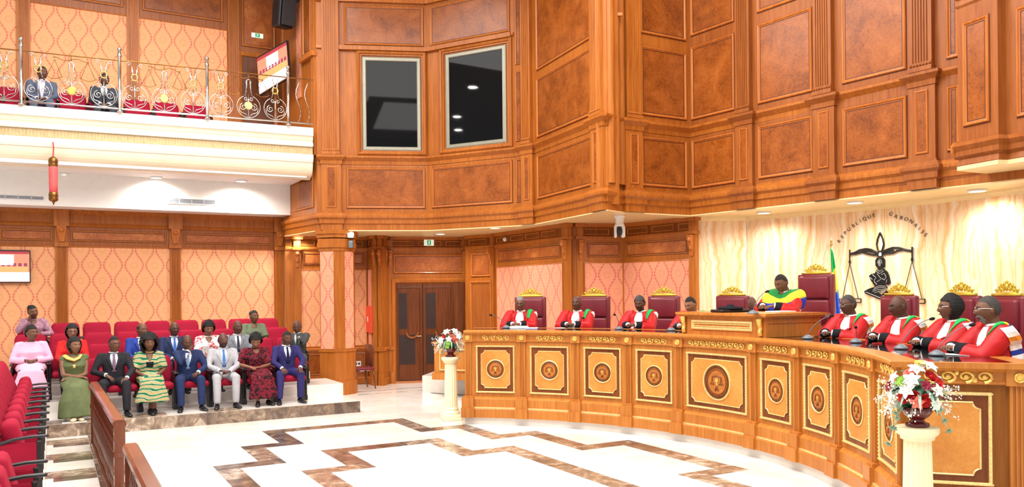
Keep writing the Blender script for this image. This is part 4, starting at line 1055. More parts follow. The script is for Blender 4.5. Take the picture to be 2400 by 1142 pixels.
(a, zt), (b, zb) = AT.sz(-62, 585), AT.sz(72, 663)
screen([AT(a, zt), AT(b, zt), AT(b, zb), AT(a, zb)], 'flat screen on the lower wallpapered wall at the left edge')
def v3(a, b, z): p = AB(a, b); return Vector((p.x, p.y, z))
screen([v3(4.0, -18.6, 7.46), v3(4.45, -17.68, 7.66), v3(4.5, -17.66, 6.86), v3(4.05, -18.58, 6.6)], 'tilted flat screen beside the balcony doorway')
t = thing('loudspeaker', 'black loudspeaker mounted high above the balcony screen', 'speaker', v3(4.45, -17.9, 7.95))
m = MB(); R = Matrix.Rotation(TH + .25, 3, 'Z') @ Matrix.Rotation(rad(10), 3, 'X'); m.rbox((0, 0, .55), (.36, .34, 1.0), .03, 2, R=R); m.build('cabinet', M_BLACK, t)
m = MB(); m.rbox(R @ Vector((0, -.17, .55)), (.32, .02, .94), .008, 1, R=R); m.build('speaker_grille', plain('speaker grille', srgb(44, 40, 42), .7), t)
m = MB(); m.tube([(0.05, .1, .6), (.35, -.1, .6)], .03, 6); m.build('bracket', M_BLACK, t)
# ---- exit signs
def exit_sign(M, u0, u1, vt, vb, label):
    (a, zt), (b, zb) = M.sz(u0, vt, .05), M.sz(u1, vb, .05)
    t = thing('exit_sign', label, 'exit sign', M((a + b) / 2, zb, .03), group='green running man exit signs')
    m = MB(); mplate(m, M, a, b, zb, zt, .0, .05); m.build('sign_body', M_EXITW, t)
    w, h = b - a, zt - zb
    m = MB(); mplate(m, M, a + w * .3, a + w * .7, zb + h * .1, zt - h * .1, .045, .054); m.build('green_field', M_EXITG, t)
    m = MB(); X = lambda x, z: M(a + w * (.5 + .2 * x), zb + h * (.5 + .4 * z), .056); r = h * .045
    m.ell(X(.1, .62), (r * 1.8,) * 3, 6, 4); m.tube([X(.05, .4), X(-.1, -.1)], r * 1.3, 5); m.tube([X(-.1, -.1), X(.3, -.3), X(.2, -.75)], r, 5); m.tube([X(-.1, -.1), X(-.3, -.5), X(-.7, -.6)], r, 5); m.tube([X(.05, .35), X(.45, .1)], r * .8, 5); m.tube([X(.05, .35), X(-.5, .2)], r * .8, 5); m.build('running_figure', M_EXITW, t)
    world_parts(t)
exit_sign(AU, 590, 617, 76, 90, 'green exit sign above the balcony doorway')
exit_sign(LC, 994, 1017, 562, 576, 'green exit sign above the double door')
# ---- hanging lantern
a0 = a_at(125, -17.1, 420); p = v3(a0, -17.12, 0)
t = thing('hanging_lantern', 'red tube lantern with brass ends hanging below the balcony edge', 'lantern', (p.x, p.y, 3.82))
m = MB(); rb = v3(a0, -17.19, 5.0); m.tube([rb, (p.x + .01, p.y, 4.9), (p.x, p.y, 4.72)], .012, 6); m.build('ribbon', plain('red ribbon', srgb(220, 60, 60), .6), t)
m = MB(); m.lathe([(.07, 4.06), (.072, 4.2), (.075, 4.5), (.07, 4.56)], p, 16); m.build('red_tube', plain('lantern red cloth', srgb(224, 92, 92), .6), t, True)
for z0, z1, nm in ((4.52, 4.72, 'brass_cap'), (3.9, 4.1, 'brass_foot')):
    m = MB(); h = z1 - z0; m.lathe([(.05, z0), (.075, z0 + .02), (.082, z0 + h * .3), (.075, z0 + h * .4), (.084, z0 + h * .5), (.075, z0 + h * .8), (.05, z1 - .02), (.03, z1)], p, 16)
    if z0 < 4: m.lathe([(.006, 3.83), (.014, 3.86), (.03, 3.9), (.05, 3.92)], p, 10)
    m.build(nm, M_BRASSD, t, True)
world_parts(t)
# ---- fire cabinet, socket, wall camera, column lamp
s0, s1 = sorted((LB3.su(860.5, 750), LB3.su(875.5, 750))); z1, z0 = LB3.sz(868, 718)[1], LB3.sz(868, 779)[1]
t = thing('fire_cabinet', 'red fire hose cabinet on the wall between column and double door', 'cabinet', LB3((s0 + s1) / 2, z0, .02))
m = MB(); mplate(m, LB3, s0, s1, z0, z1, .014, .06); m.build('cabinet_box', M_FIRE, t)
m = MB(); sm = (s0 + s1) / 2; mplate(m, LB3, sm - .03, sm + .03, (z0 + z1) / 2 - .06, (z0 + z1) / 2 + .06, .058, .065); m.build('white_label', M_PAPER, t); world_parts(t)
t = thing('wall_socket', 'white double power socket on the wainscot right of the column', 'socket', LA(LA.su(838, 862), .4, .02))
s = LA.su(838, 862); m = MB(); mplate(m, LA, s - .08, s + .08, .42, .54, 0, .02); m.build('socket_plate', M_WPLAST, t)
for d in (-.035, .035):
    m = MB(); mplate(m, LA, s + d - .02, s + d + .02, .455, .505, .019, .023); m.build('outlet', M_BLACK, t)
m = MB(); m.tube([LA(s + .02, .4, .02), LA(s + .06, .3, .02), LA(s + .26, .3, .02), LA(s + .26, .8, .02)], .012, 5); m.build('cable_duct', M_WPLAST, t)
world_parts(t)
p = onz(1452, 505, 3.5); p = Vector((p.x, p.y, 3.5))
t = thing('security_camera', 'white dome security camera hanging under the wooden corner pier', 'camera', p)
m = MB(); m.lathe([(.0, 0), (.1, 0), (.1, -.03), (.07, -.05), (.075, -.16), (.09, -.17), (.09, -.2), (0, -.2)], n=16); m.build('mount', M_WPLAST, t, True)
m = MB(); m.rbox((.06, 0, -.29), (.07, .14, .22), .03, 2); m.rbox((-.075, 0, -.29), (.04, .14, .22), .018, 2); m.build('yoke', M_WPLAST, t, True)
m = MB(); m.ell((-.01, -.02, -.29), (.06, .09, .09), 12, 8); m.build('lens_ball', M_BLACK, t, True)
t = thing('spot_lamp', 'white spot lamp clamped on the right side of the column capital', 'lamp', (-3.42, 17.25, 3.15))
m = MB(); m.rbox((0, 0, .24), (.13, .12, .11), .02, 2); m.build('lamp_head', M_WPLAST, t, True)
m = MB(); m.rbox((-.0, 0.02, .05), (.1, .1, .16), .02, 2); m.build('lamp_body', M_GRAYP, t, True)
m = MB(); m.lathe([(.0, 0), (.05, 0), (.05, .01), (0, .01)], (.03, -.07, .26), 12, Matrix.Rotation(pi / 2, 3, 'X')); m.build('lamp_glow', M_LIT, t)
t = thing('wall_speaker', 'tiny round white wall spot at the cornice above the leftmost judge', 'lamp', LE(LE.su(1186, 548), 3.33, .03))
m = MB(); m.lathe([(0, 0), (.04, 0), (.045, .05), (.03, .06), (0, .06)], n=12, ax=Matrix.Rotation(pi / 2, 3, 'X')); m.build('lamp_shell', M_WPLAST, t, True)
# ---- downlights in the soffits
def downlight(u, v, z, label, power=42, r=.1):
    p = onz(u, v, z)
    t = thing('ceiling_light', label, 'light', (p.x, p.y, z - .03), group='recessed ceiling lights')
    m = MB(); m.loft([[(q * cos(2 * pi * i / 24), q * sin(2 * pi * i / 24), zz) for i in range(24)] for q, zz in ((r, .03), (r * 1.25, .03), (r * 1.25, .01), (r * 1.1, .0), (r, .005))], False, True, True); m.build('trim_ring', M_WPLAST, t, True)
    m = MB(); m.lathe([(0, .012), (r, .012), (r, .02), (0, .02)], n=20); m.build('diffuser', M_LIT, t)
    spot((p.x, p.y, z - .06), power, 165, 1.0)
for u, v, lb in ((1032, 547, 'round ceiling light above the double door'), (826, 543, 'round ceiling light beside the column capital'), (1160, 533, 'round ceiling light above the narrow service door'),
                 (1790, 497, 'round ceiling light over the left part of the onyx wall'), (2003, 473, 'round ceiling light over the emblem'), (2290, 445, 'round ceiling light over the right part of the onyx wall')):
    downlight(u, v, 3.5, lb, 95 if u > 1700 else 60 if u == 1160 else 150)
downlight(1453, 512, 3.5, 'round ceiling light right beside the security camera', 70, .07)
for u, v, lb in ((150, 407, 'left round ceiling light under the balcony'), (366, 415, 'middle round ceiling light under the balcony'), (565, 423, 'right round ceiling light under the balcony')):
    downlight(u, v, 4.62, lb, 170)
downlight(700, 553, 3.5, 'round ceiling light left of the column', 110)
for (u, v), nmr in (((1108, 205), 'upper'), ((1071, 274), 'middle'), ((1074, 305), 'lower')):
    ra, rb = ray(u, v); dv = Vector((ra, 1, rb)); n3 = Vector((MC.n.x, MC.n.y, 0)); s_, z_ = MC.sz(u, v, .016); h0 = MC(s_, z_, .016)
    rv = dv - n3 * (2 * dv.dot(n3)); p = h0 + rv * ((9.2 - h0.z) / rv.z)        # where the mirrored line of sight meets the hall ceiling
    t = thing('ceiling_light', '%s round hall ceiling light mirrored in the booth window' % nmr, 'light', (p.x, p.y, 9.2), group='hall ceiling lights')
    m = MB(); m.lathe([(0, 0), (.16, 0), (.16, .02), (0, .02)], n=20); m.build('diffuser', M_LIT2, t)
    m = MB(); m.lathe([(.16, .0), (.2, .0), (.2, .15), (.16, .15)], n=20); m.build('trim_ring', M_WPLAST, t)
# ================================================================ PEOPLE
_cloth = {}
def cloth(r, g, b, rough=.8, var=.1):
    k = (r, g, b)
    if k not in _cloth: _cloth[k] = plain('cloth %d %d %d' % k, srgb(r, g, b), rough, 0, .2, var, 12, .25, 22)
    return _cloth[k]
def skin(r, g, b): return plain('skin %d %d %d' % (r, g, b), srgb(r, g, b), .5, 0, .35, .08, 14)
SK = [skin(92, 60, 48), skin(112, 76, 58), skin(134, 94, 72), skin(146, 104, 80)]
M_EYE = plain('eye white', srgb(186, 170, 158), .35); M_IRIS = plain('iris', srgb(26, 16, 12), .2)
M_LIP = plain('lips', srgb(96, 50, 46), .5); M_HAIRB = plain('black hair', srgb(20, 17, 17), .8, var=.3, scale=60, bump=.5, bscale=160)
M_HAIRG = plain('grey hair', srgb(128, 124, 120), .85, var=.3, scale=60, bump=.5, bscale=160); M_HAIRS = plain('salt hair', srgb(66, 62, 60), .85, var=.35, scale=70, bump=.5, bscale=160)
M_STUB = plain('cropped hair', srgb(34, 27, 25), .9, var=.2, scale=80)
M_ROBE = plain('scarlet robe satin', srgb(188, 24, 28), .5, 0, .3, .1, 10, .35, 16)
M_BLKC = cloth(26, 26, 32); M_JAB = plain('white jabot', srgb(244, 242, 240), .75, var=.04, bump=.3, bscale=30)
def pattern(name, stops, scale, dist=3, kind='wave', rot=(0, 0, 0), det=2):
    t = NT(name); co = t.coord(scale=(1, 1, 1), rot=rot)
    if kind == 'wave':
        o = t.n('ShaderNodeTexWave'); o.bands_direction = 'Z'; o.inputs['Scale'].default_value = scale; o.inputs['Distortion'].default_value = dist; o.inputs['Detail'].default_value = det
        t.l(co, o.inputs[0]); f = o.outputs[1]
    else: f = t.noise(co, scale, det, .6, dist)
    r = t.n('ShaderNodeValToRGB'); r.color_ramp.interpolation = 'CONSTANT'; e = r.color_ramp.elements
    while len(e) < len(stops): e.new(.5)
    for x, (p, c) in zip(e, stops): x.position = p; x.color = srgb(*c)
    t.l(f, r.inputs[0]); return t.fin(r.outputs[0], .8, 0, .2)
M_PGREEN = pattern('green cream print', [(0, (24, 104, 66)), (.28, (234, 222, 190)), (.42, (40, 44, 40)), (.5, (226, 214, 180)), (.62, (44, 128, 84)), (.84, (214, 160, 110))], 4.6, 7)
M_PMAROON = pattern('maroon black print', [(0, (30, 20, 26)), (.47, (128, 28, 46)), (.56, (40, 22, 28)), (.64, (150, 52, 64))], 16, 1, 'noise')
M_PWHITE = pattern('white red print', [(0, (240, 234, 230)), (.56, (206, 60, 66)), (.66, (240, 234, 230))], 14, 1, 'noise')
M_PPINK = pattern('pink stripe', [(0, (240, 176, 206)), (.6, (250, 218, 230)), (.85, (236, 160, 196))], 7, 2)
M_PMAUVE = pattern('mauve print', [(0, (150, 108, 128)), (.5, (184, 142, 156)), (.6, (128, 92, 112))], 22, 1, 'noise')
M_OLIVE = plain('olive pleated dress', srgb(92, 102, 62), .75, var=.15, scale=8, bump=.4, bscale=20)
def wavy_bump(mt): return mt
def remesh(mb, voxel, it=3, lam=.5):
    me = mb.mesh('tmp'); o = bpy.data.objects.new('tmp', me); COL.objects.link(o)
    r = o.modifiers.new('r', 'REMESH'); r.mode = 'VOXEL'; r.voxel_size = voxel
    s = o.modifiers.new('s', 'SMOOTH'); s.iterations = it; s.factor = lam
    dg = bpy.context.evaluated_depsgraph_get(); ev = o.evaluated_get(dg)
    out = bpy.data.meshes.new_from_object(ev); bpy.data.objects.remove(o); bpy.data.meshes.remove(me)
    return out
import numpy as np
def wrinkle(me, amp, fr, stretch=(1, 1, .45)):
    n = len(me.vertices); co = np.empty(n * 3, np.float32); no = np.empty(n * 3, np.float32)
    me.vertices.foreach_get('co', co); me.vertex_normals.foreach_get('vector', no); co = co.reshape(-1, 3); no = no.reshape(-1, 3)
    p = co * fr * np.array(stretch, np.float32); rs = np.random.RandomState(int(abs(co[0].sum()) * 1000) % 999); h = np.zeros(n, np.float32)
    for k in range(9):
        d = rs.normal(size=3); d /= np.linalg.norm(d); h += np.sin(p @ d * (1 + .35 * k) + rs.uniform(0, 6.3)) / (1 + .25 * k)
    co += no * (h * amp * .3)[:, None]; me.vertices.foreach_set('co', co.ravel()); me.update()
def put(name, me, mat, parent, smooth=True):
    me.materials.clear(); me.materials.append(mat)
    if smooth: me.polygons.foreach_set('use_smooth', [True] * len(me.polygons))
    me.name = name; return link(name, me, parent)
def ik(a, b, l1, l2, pole):
    d = b - a; L = min(d.length, (l1 + l2) * .999); dn = d.normalized()
    x = (l1 * l1 - l2 * l2 + L * L) / (2 * L); h = sqrt(max(l1 * l1 - x * x, 0))
    pl = Vector(pole); pl = (pl - dn * pl.dot(dn)); pl = pl.normalized() if pl.length > 1e-4 else dn.orthogonal()
    return a + dn * x + pl * h, a + dn * L
G = math.exp
def head_surface(nl=40, nm=46, infl=0.0, female=False):
    rings = []
    for i in range(nm + 1):
        t = -pi / 2 + pi * i / nm; row = []
        for j in range(nl):
            q = 2 * pi * j / nl; p = q - .32 * sin(q)               # columns gather on the face (p=0 is the front)
            x, y, z = cos(t) * sin(p), cos(t) * cos(p), sin(t)
            X, Y, Z = x * .075, y * .096, z * .12
            if z < 0: X *= 1 - .24 * (-z) ** 1.3; 
            if z < 0 and y < 0: Y *= 1 - .42 * (-z)
            if z < -.2 and y > 0: Y *= 1 - .06 * (-z)
            if z > .3: X *= 1 - .03 * z
            if y > 0:
                fz = max(0, y) ** .5
                if -.048 < Z < .02:
                    k = (.02 - Z) / .055 if Z > -.035 else max(0, (Z + .048) / .013)
                    Y += .027 * k * G(-(X / (.009 + .007 * max(0, min(1, (.02 - Z) / .05)))) ** 2) * fz
                Y += .005 * G(-((Z - .026) / .009) ** 2 - (X / .045) ** 2)
                Y -= .010 * (G(-((abs(X) - .031) / .014) ** 2 - ((Z - .008) / .011) ** 2))
                Y += .007 * G(-(X / .022) ** 2) * (G(-((Z + .0595) / .006) ** 2) + G(-((Z + .0735) / .007) ** 2))
                Y -= .004 * G(-(X / .024) ** 2 - ((Z + .0665) / .003) ** 2)
                Y += .008 * G(-((Z + .1) / .014) ** 2 - (X / .024) ** 2)
                Y += .004 * G(-((abs(X) - .044) / .014) ** 2 - ((Z + .02) / .018) ** 2)
            n = Vector((X / .0056, Y / .0092, Z / .0144)).normalized() * infl
            row.append(Vector((X, Y, Z)) + n)
        rings.append(row)
    return rings
HS = head_surface()
def cap(keep, infl, jit=0.0, scale=(1, 1, 1), seed=1):
    rs = head_surface(infl=infl); rnd = random.Random(seed); nl = len(rs[0]); m = MB(); idx = {}
    base = HS
    def vid(i, j):
        j %= nl
        if (i, j) not in idx:
            p = rs[i][j]; k = 1 + (rnd.random() - .5) * jit
            b_ = base[i][j]; yy = b_.y / .096; f_ = 1 if yy < .1 else max(.35, 1 - (yy - .1) * 1.4); p = b_ + (p - b_) * f_; k = 1 + (k - 1) * f_
            idx[(i, j)] = len(m.v); m.v.append((p.x * (1 + (scale[0] - 1) * f_) * k, p.y * (scale[1] if p.y < 0 else 1) * k, p.z * scale[2] * k))
        return idx[(i, j)]
    inner = {}
    for i in range(len(rs) - 1):
        for j in range(nl):
            c = (base[i][j] + base[i + 1][(j + 1) % nl]) / 2
            if keep(c.x / .075, c.y / .096, c.z / .12): m.f.append((vid(i, j), vid(i, j + 1), vid(i + 1, j + 1), vid(i + 1, j))); m.mi.append(0)
    return m
def hand(mb, wr, d, n, side, curl=.45, sc=1.0):
    """palm, four unequal bent fingers and a thumb leaving the side of the palm; d finger direction, n back-of-hand normal"""
    d = Vector(d).normalized(); n = Vector(n); n = (n - d * n.dot(d)).normalized(); x = d.cross(n) * side
    def Pt(a, b, c): return wr + (x * a + d * b + n * c) * sc
    mb.loft([[Pt(w * cos(2 * pi * i / 10), y, h * sin(2 * pi * i / 10)) for i in range(10)] for y, w, h in ((-.02, .024, .019), (.01, .028, .018), (.04, .038, .017), (.075, .042, .0145), (.09, .04, .011))])
    for k, (bx_, L, r) in enumerate(((-.031, .062, .0085), (-.0105, .074, .009), (.0105, .078, .0095), (.031, .07, .009))):
        p = Vector((bx_, .08, 0)); a = curl * .5; pts = [(bx_, .066, 0), (bx_, .082, 0)]
        for s_ in range(3):
            l = L * (.44, .32, .24)[s_]; p = p + Vector((bx_ * .04, cos(a) * l, -sin(a) * l)); pts.append(tuple(p)); a += curl
        mb.tube([Pt(*q) for q in pts], [r * sc, r * 1.05 * sc, r * sc, r * .92 * sc, r * .72 * sc], 7)
    mb.tube([Pt(.02, .012, -.004), Pt(.044, .035, -.012), Pt(.056, .062, -.022), Pt(.056, .086, -.034)], [.014 * sc, .013 * sc, .0115 * sc, .008 * sc], 7)
def sell(cx, cy, z, rx, ry, n=20, e=.8):
    f = lambda v: math.copysign(abs(v) ** e, v)
    return [Vector((cx + rx * f(cos(2 * pi * i / n)), cy + ry * f(sin(2 * pi * i / n)), z)) for i in range(n)]
def person(label, loc, rz, o):
    g = o.get
    t = thing('person', label, 'person', loc, rz, g('group'))
    lean, yaw, pitch, roll, turn = rad(g('lean', 4)), rad(g('yaw', 0)), rad(g('pitch', 0)), rad(g('roll', 0)), rad(g('turn', 0))
    fat = g('fat', 1.0); sc = g('sc', 1.0); sk = SK[g('skin', 1)]
    pel = Vector((0, g('py', 0), .53)); R = Matrix.Rotation(turn, 3, 'Z') @ Matrix.Rotation(-lean, 3, 'X')
    T = lambda x, y, z: pel + R @ (Vector((x, y, z)) - Vector((0, 0, .53)))
    female = g('female', False); sw = .175 if female else .195
    neck = T(0, -.01, 1.03)
    Rh = Matrix.Rotation(turn - yaw, 3, 'Z') @ Matrix.Rotation(pitch, 3, 'X') @ Matrix.Rotation(roll, 3, 'Y')
    hs = g('hs', 1.1); hc = neck + R @ Vector((0, .022, .028)) + Rh @ Vector((0, .025, .09))
    Th = Matrix.Translation(hc) @ Rh.to_4x4() @ Matrix.Scale(hs, 4)
    # ---- limbs
    sh = {s: T(s * (sw - .01) * (.5 + .5 * fat), 0, .955) for s in (-1, 1)}
    hands = g('hands', {-1: (-.06, .36, .62), 1: (.06, .36, .62)}); el = {}; wr = {}
    poles = g('poles', {-1: (-1, -.4, -.6), 1: (1, -.4, -.6)})
    for s in (-1, 1): el[s], wr[s] = ik(sh[s], Vector(hands[s]), .29, .26, poles[s])
    feet = g('feet', {-1: (-.12, .5, .0), 1: (.12, .5, .0)}); kn = {}; an = {}; hp = {}
    for s in (-1, 1):
        hp[s] = pel + Vector((s * .085, .03, -.01)); an[s] = Vector(feet[s]) + Vector((0, 0, .09)); kn[s], an[s] = ik(hp[s], an[s], .44, .43, g('kpole', {-1: (-.15, .7, 1), 1: (.15, .7, 1)})[s])
    # ---- body: one continuous skin
    core = MB()
    core.loft([[T(*p) for p in sell(0, y, z, rx * .92, ry * .9, 14)] for z, y, rx, ry in ((.48, 0, .15, .11), (.6, 0, .15, .11), (.78, .0, .15, .11), (.92, 0, .16, .1), (.98, -.01, .12, .08), (1.01, -.015, .06, .06))])
    core.tube([neck - R @ Vector((0, 0, .06)), neck + R @ Vector((0, .005, .02)), hc + Rh @ Vector((0, -.02, -.05))], [.066, .054 * (.9 if female else 1.04), .056], 12)
    for s in (-1, 1):
        core.tube([sh[s] - Vector((s * .05, 0, .01)), sh[s], (sh[s] + el[s]) / 2, el[s], el[s].lerp(wr[s], .4), wr[s]], [.05, .052, .047, .038, .036, .026], 10)
        if not g('nolegs'): core.tube([hp[s], (hp[s] + kn[s]) / 2, kn[s], kn[s].lerp(an[s], .35), an[s]], [.085, .072, .055, .052, .036], 10)
    me = remesh(core, .015, 3)
    body = MB(); body.v = [tuple(v.co) for v in me.vertices]; body.f = [tuple(p.vertices) for p in me.polygons]; body.mi = [0] * len(body.f); bpy.data.meshes.remove(me)
    body.loft([[Th @ p for p in r] for r in HS])
    for s in (-1, 1): body.ell(Th @ Vector((s * .072, -.012, -.002)), (.011, .02, .032), 8, 8, Rh @ Matrix.Rotation(s * .35, 3, 'Z'))
    hd = g('hdir', {}); hn = g('hnor', {})
    for s in (-1, 1):
        d = Vector(hd.get(s, wr[s] - el[s])); hand(body, wr[s], d, Vector(hn.get(s, (s * .25, -.1, 1))), -s, g('curl', .45), 1.0)
    body.build('body', sk, t, True)
    # ---- face
    for s in (-1, 1):
        m = MB(); m.ell(Th @ Vector((s * .031, .0705, .007)), (.0135, .0122, .0068), 10, 8, Rh); n0 = len(m.f)
        m.ell(Th @ Vector((s * .031, .0795, .0065)), (.006, .0045, .0062), 8, 6, Rh); m.mi = [0] * n0 + [1] * (len(m.f) - n0); m.build('eye', [M_EYE, M_IRIS], t, True)
    m = MB(); m.tube([Th @ Vector((x, .0915 + dy, -.0665)) for x, dy in ((-.024, -.006), (-.012, .0005), (0, .003), (.012, .0005), (.024, -.006))], [.003, .0052, .0056, .0052, .003], 6); m.build('lips', g('lip', M_LIP), t, True)
    brow = M_HAIRS if g('hair') == 'grey' else M_STUB
    m = MB()
    for s in (-1, 1): m.tube([Th @ Vector((s * x, y, z)) for x, y, z in ((.014, .0945, .024), (.03, .0895, .0285), (.046, .076, .023))], [(.003, .003), (.0034, .0034), (.002, .002)], 5)
    m.build('eyebrows', brow, t)
    # ---- hair
    hair = g('hair', 'short'); hcol = g('hcol', M_STUB)
    front = lambda y: .62 if y > .35 else .62 - (.35 - y) * .62
    if hair == 'short': m = cap(lambda x, y, z: z > (.58 if y > .3 else .58 - (.3 - y) * .95 if y > -.4 else -.32) and not (y > -.1 and abs(x) > .7 and z < .2), .005)
    elif hair == 'thin': m = cap(lambda x, y, z: (y < .25 and -.3 + max(0, y) * 1.2 < z < .52 and not (y > -.05 and z < .15)), .004)
    elif hair == 'full': m = cap(lambda x, y, z: z > (.5 if y > .3 else .5 - (.3 - y) * 1.0 if y > -.4 else -.35) and not (y > -.05 and abs(x) > .6 and z < .1), .014, .03)
    elif hair == 'afro': m = cap(lambda x, y, z: z > (.45 if y > .35 else .45 - (.35 - y) * 1.5 if y > -.3 else -.5), .036, .12)
    elif hair == 'bob': m = cap(lambda x, y, z: z > (.5 if y > .32 else .2 if y > .2 else -.82), .022, .07, (1.06, 1.12, 1.0))
    elif hair == 'big': m = cap(lambda x, y, z: z > (.48 if y > .4 else .1 if y > .28 else -1), .05, .16, (1.12, 1.05, 1.02))
    elif hair == 'braids': m = cap(lambda x, y, z: z > (.52 if y > .3 else .52 - (.3 - y) * 1.1 if y > -.4 else -.4), .016, .1)
    else: m = None
    if m is not None:
        if g('bun'): m.ell((0, -.1, .06), (.045, .04, .045), 10, 8)
        m.xf(Th); m.build('hair', hcol, t, True)
    if g('beard'):
        m = cap(lambda x, y, z: y > .25 and z < -.4 and abs(x) < .62 and not (abs(x) < .36 and -.66 < z < -.5), .004, .02); m.xf(Th); m.build('beard', g('beard'), t, True)
    if g('glasses'):
        m = MB()
        for s in (-1, 1):
            m.tube([Th @ Vector((s * .032 + .024 * cos(a), .098 - .012 * abs(cos(a)) * (1 if s * cos(a) > 0 else .2), .006 + .018 * sin(a))) for a in [2 * pi * i / 16 for i in range(16)]], .0022, 5, loop=True)
            m.tube([Th @ Vector((s * .056, .088, .01)), Th @ Vector((s * .078, .04, .014)), Th @ Vector((s * .08, -.01, .012))], .0022, 5)
        m.tube([Th @ Vector((-.008, .1, .01)), Th @ Vector((.008, .1, .01))], .002, 5); m.build('glasses', g('glasses'), t)
    # ---- clothes
    kind = g('kind', 'suit'); mc = g('mat', M_BLKC)
    bust = .02 if female else 0
    prof = ((.47, .01, .18 * fat, .135 * fat), (.58, .01, .17 * fat, .135 * fat), (.72, .012 + bust * .4, .165 * fat, .128 * fat + bust * .3), (.84, .015 + bust, .178 * (.5 + .5 * fat), .125 + bust), (.92, .004, sw * .98, .108), (.97, -.01, sw * .74, .085), (1.005, -.015, .085, .07))
    top = MB(); top.loft([[T(*p) for p in sell(0, y, z, rx, ry, 20)] for z, y, rx, ry in prof])
    sleeve = g('sleeve', 1.0)                                # 1 wrist, .5 elbow, 0 none
    robe = kind in ('robe', 'president')
    for s in (-1, 1):
        S0, E0, W0 = sh[s], el[s], wr[s]
        if robe:
            E1 = E0 + Vector((0, 0, -.03)); W1 = E0.lerp(W0, .62)
            top.tube([S0 - Vector((s * .07, 0, 0)), S0 + Vector((s * .0, 0, -.005)), (S0 + E0) / 2 + Vector((s * .01, 0, -.02)), E1, W1 + Vector((0, 0, -.02))], [.08, .088, .098, .108, .1], 14)
        elif sleeve > .7: top.tube([S0 - Vector((s * .06, 0, 0)), S0, (S0 + E0) / 2, E0, E0.lerp(W0, .5), E0.lerp(W0, .93)], [.066, .07, .064, .058, .052, .044], 12)
        elif sleeve > .2: top.tube([S0 - Vector((s * .06, 0, 0)), S0, (S0 + E0) / 2, E0.lerp(S0, .1)], [.066, .07, .068, .072], 12)
        else: top.tube([S0 - Vector((s * .06, 0, 0)), S0 - Vector((s * .01, 0, 0)), S0.lerp(E0, .2)], [.06, .062, .06], 12)
    if robe:
        top.loft([[Vector(q) for q in ring] for ring in ([p + pel - Vector((0, 0, .53)) for p in sell(0, .02, .56, .21, .17)], [p + pel - Vector((0, 0, .53)) for p in sell(0, .1, .55, .24, .22)], [p + pel - Vector((0, 0, .53)) for p in sell(0, .12, .4, .25, .24)], [p + pel - Vector((0, 0, .53)) for p in sell(0, .14, .1, .26, .26)])])
    tm = remesh(top, .014, 5); wrinkle(tm, *((.011, 13) if robe else (.006, 15)))
    vs = [v.co.copy() for v in tm.vertices]; fs = [tuple(p.vertices) for p in tm.polygons]; bvh = BVHTree.FromPolygons(vs, fs)
    put({'suit': 'jacket', 'robe': 'robe', 'president': 'robe', 'dress': 'dress_top', 'top': 'blouse'}[kind], tm, mc, t)
    Rf = R @ Vector((0, 1, 0))
    def front_pt(x, z, off):
        p = T(x, .5, z); h = bvh.ray_cast(p, -Rf)[0]
        return (h if h is not None else T(x, .1, z)) + Rf * off
    def patch(name, rows, mat, off=.004, n=4, up=4, thick=.004):
        m = MB(); rr = []
        for (z0, l0, r0), (z1, l1, r1) in zip(rows, rows[1:]):
            for i in range(up): k = i / up; rr.append((z0 + (z1 - z0) * k, l0 + (l1 - l0) * k, r0 + (r1 - r0) * k))
        rr.append(rows[-1]); ff = []; bb = []
        rings = []
        for z, l, r in rr:
            f = [front_pt(l + (r - l) * i / n, z, off) for i in range(n + 1)]
            rings.append(f + [p - Rf * (off + thick) for p in reversed(f)])
        m.loft(rings); return m.build(name, mat, t, True)
    def ringtube(name, z, rx, ry, r, mat, dy=0.0):
        m = MB(); m.tube([T(*p) for p in sell(0, -.012 + dy, z, rx, ry, 20, 1)], r, 6, loop=True); return m.build(name, mat, t, True)
    if kind == 'suit':
        shirt = g('shirt', cloth(236, 238, 242)); V = g('V', .72)
        patch('shirt', [(.995, -.052, .052), (.95, -.066, .066), (.88, -.05, .05), (V, -.008, .008)], shirt, .003)
        ringtube('shirt_collar', 1.012, .062, .06, .014, shirt)
        if g('tie'): patch('tie', [(.99, -.016, .016), (.968, -.02, .02), (.955, -.015, .015), (.86, -.025, .025), (V - .02, -.032, .032)], g('tie'), .008, 3)
        for s in (-1, 1): patch('lapel', [(.985, *sorted((s * .055, s * .09))), (.93, *sorted((s * .062, s * .12))), (.9, *sorted((s * .054, s * .112))), (V + .02, *sorted((s * .008, s * .03)))], mc, .009, 3)
        for s in (-1, 1):
            m = MB(); m.tube([el[s].lerp(wr[s], .9), el[s].lerp(wr[s], .985)], [.037, .036], 12); m.build('shirt_cuff', shirt, t, True)
    if g('trousers') and not g('nolegs'):
        tr = MB(); tr.loft([[Vector(p) + pel - Vector((0, 0, .53)) for p in sell(0, 0.01, z, rx, ry, 16)] for z, rx, ry in ((.45, .17, .13), (.52, .185 * fat, .145 * fat), (.6, .172 * fat, .135 * fat))])
        for s in (-1, 1): tr.tube([hp[s] - Vector((0, .03, 0)), (hp[s] + kn[s]) / 2, kn[s], kn[s].lerp(an[s], .4), an[s] + Vector((0, 0, .0))], [.1, .092, .076, .068, .058], 12)
        mt_ = remesh(tr, .016, 4); wrinkle(mt_, .005, 14); put('trousers', mt_, g('trousers'), t)
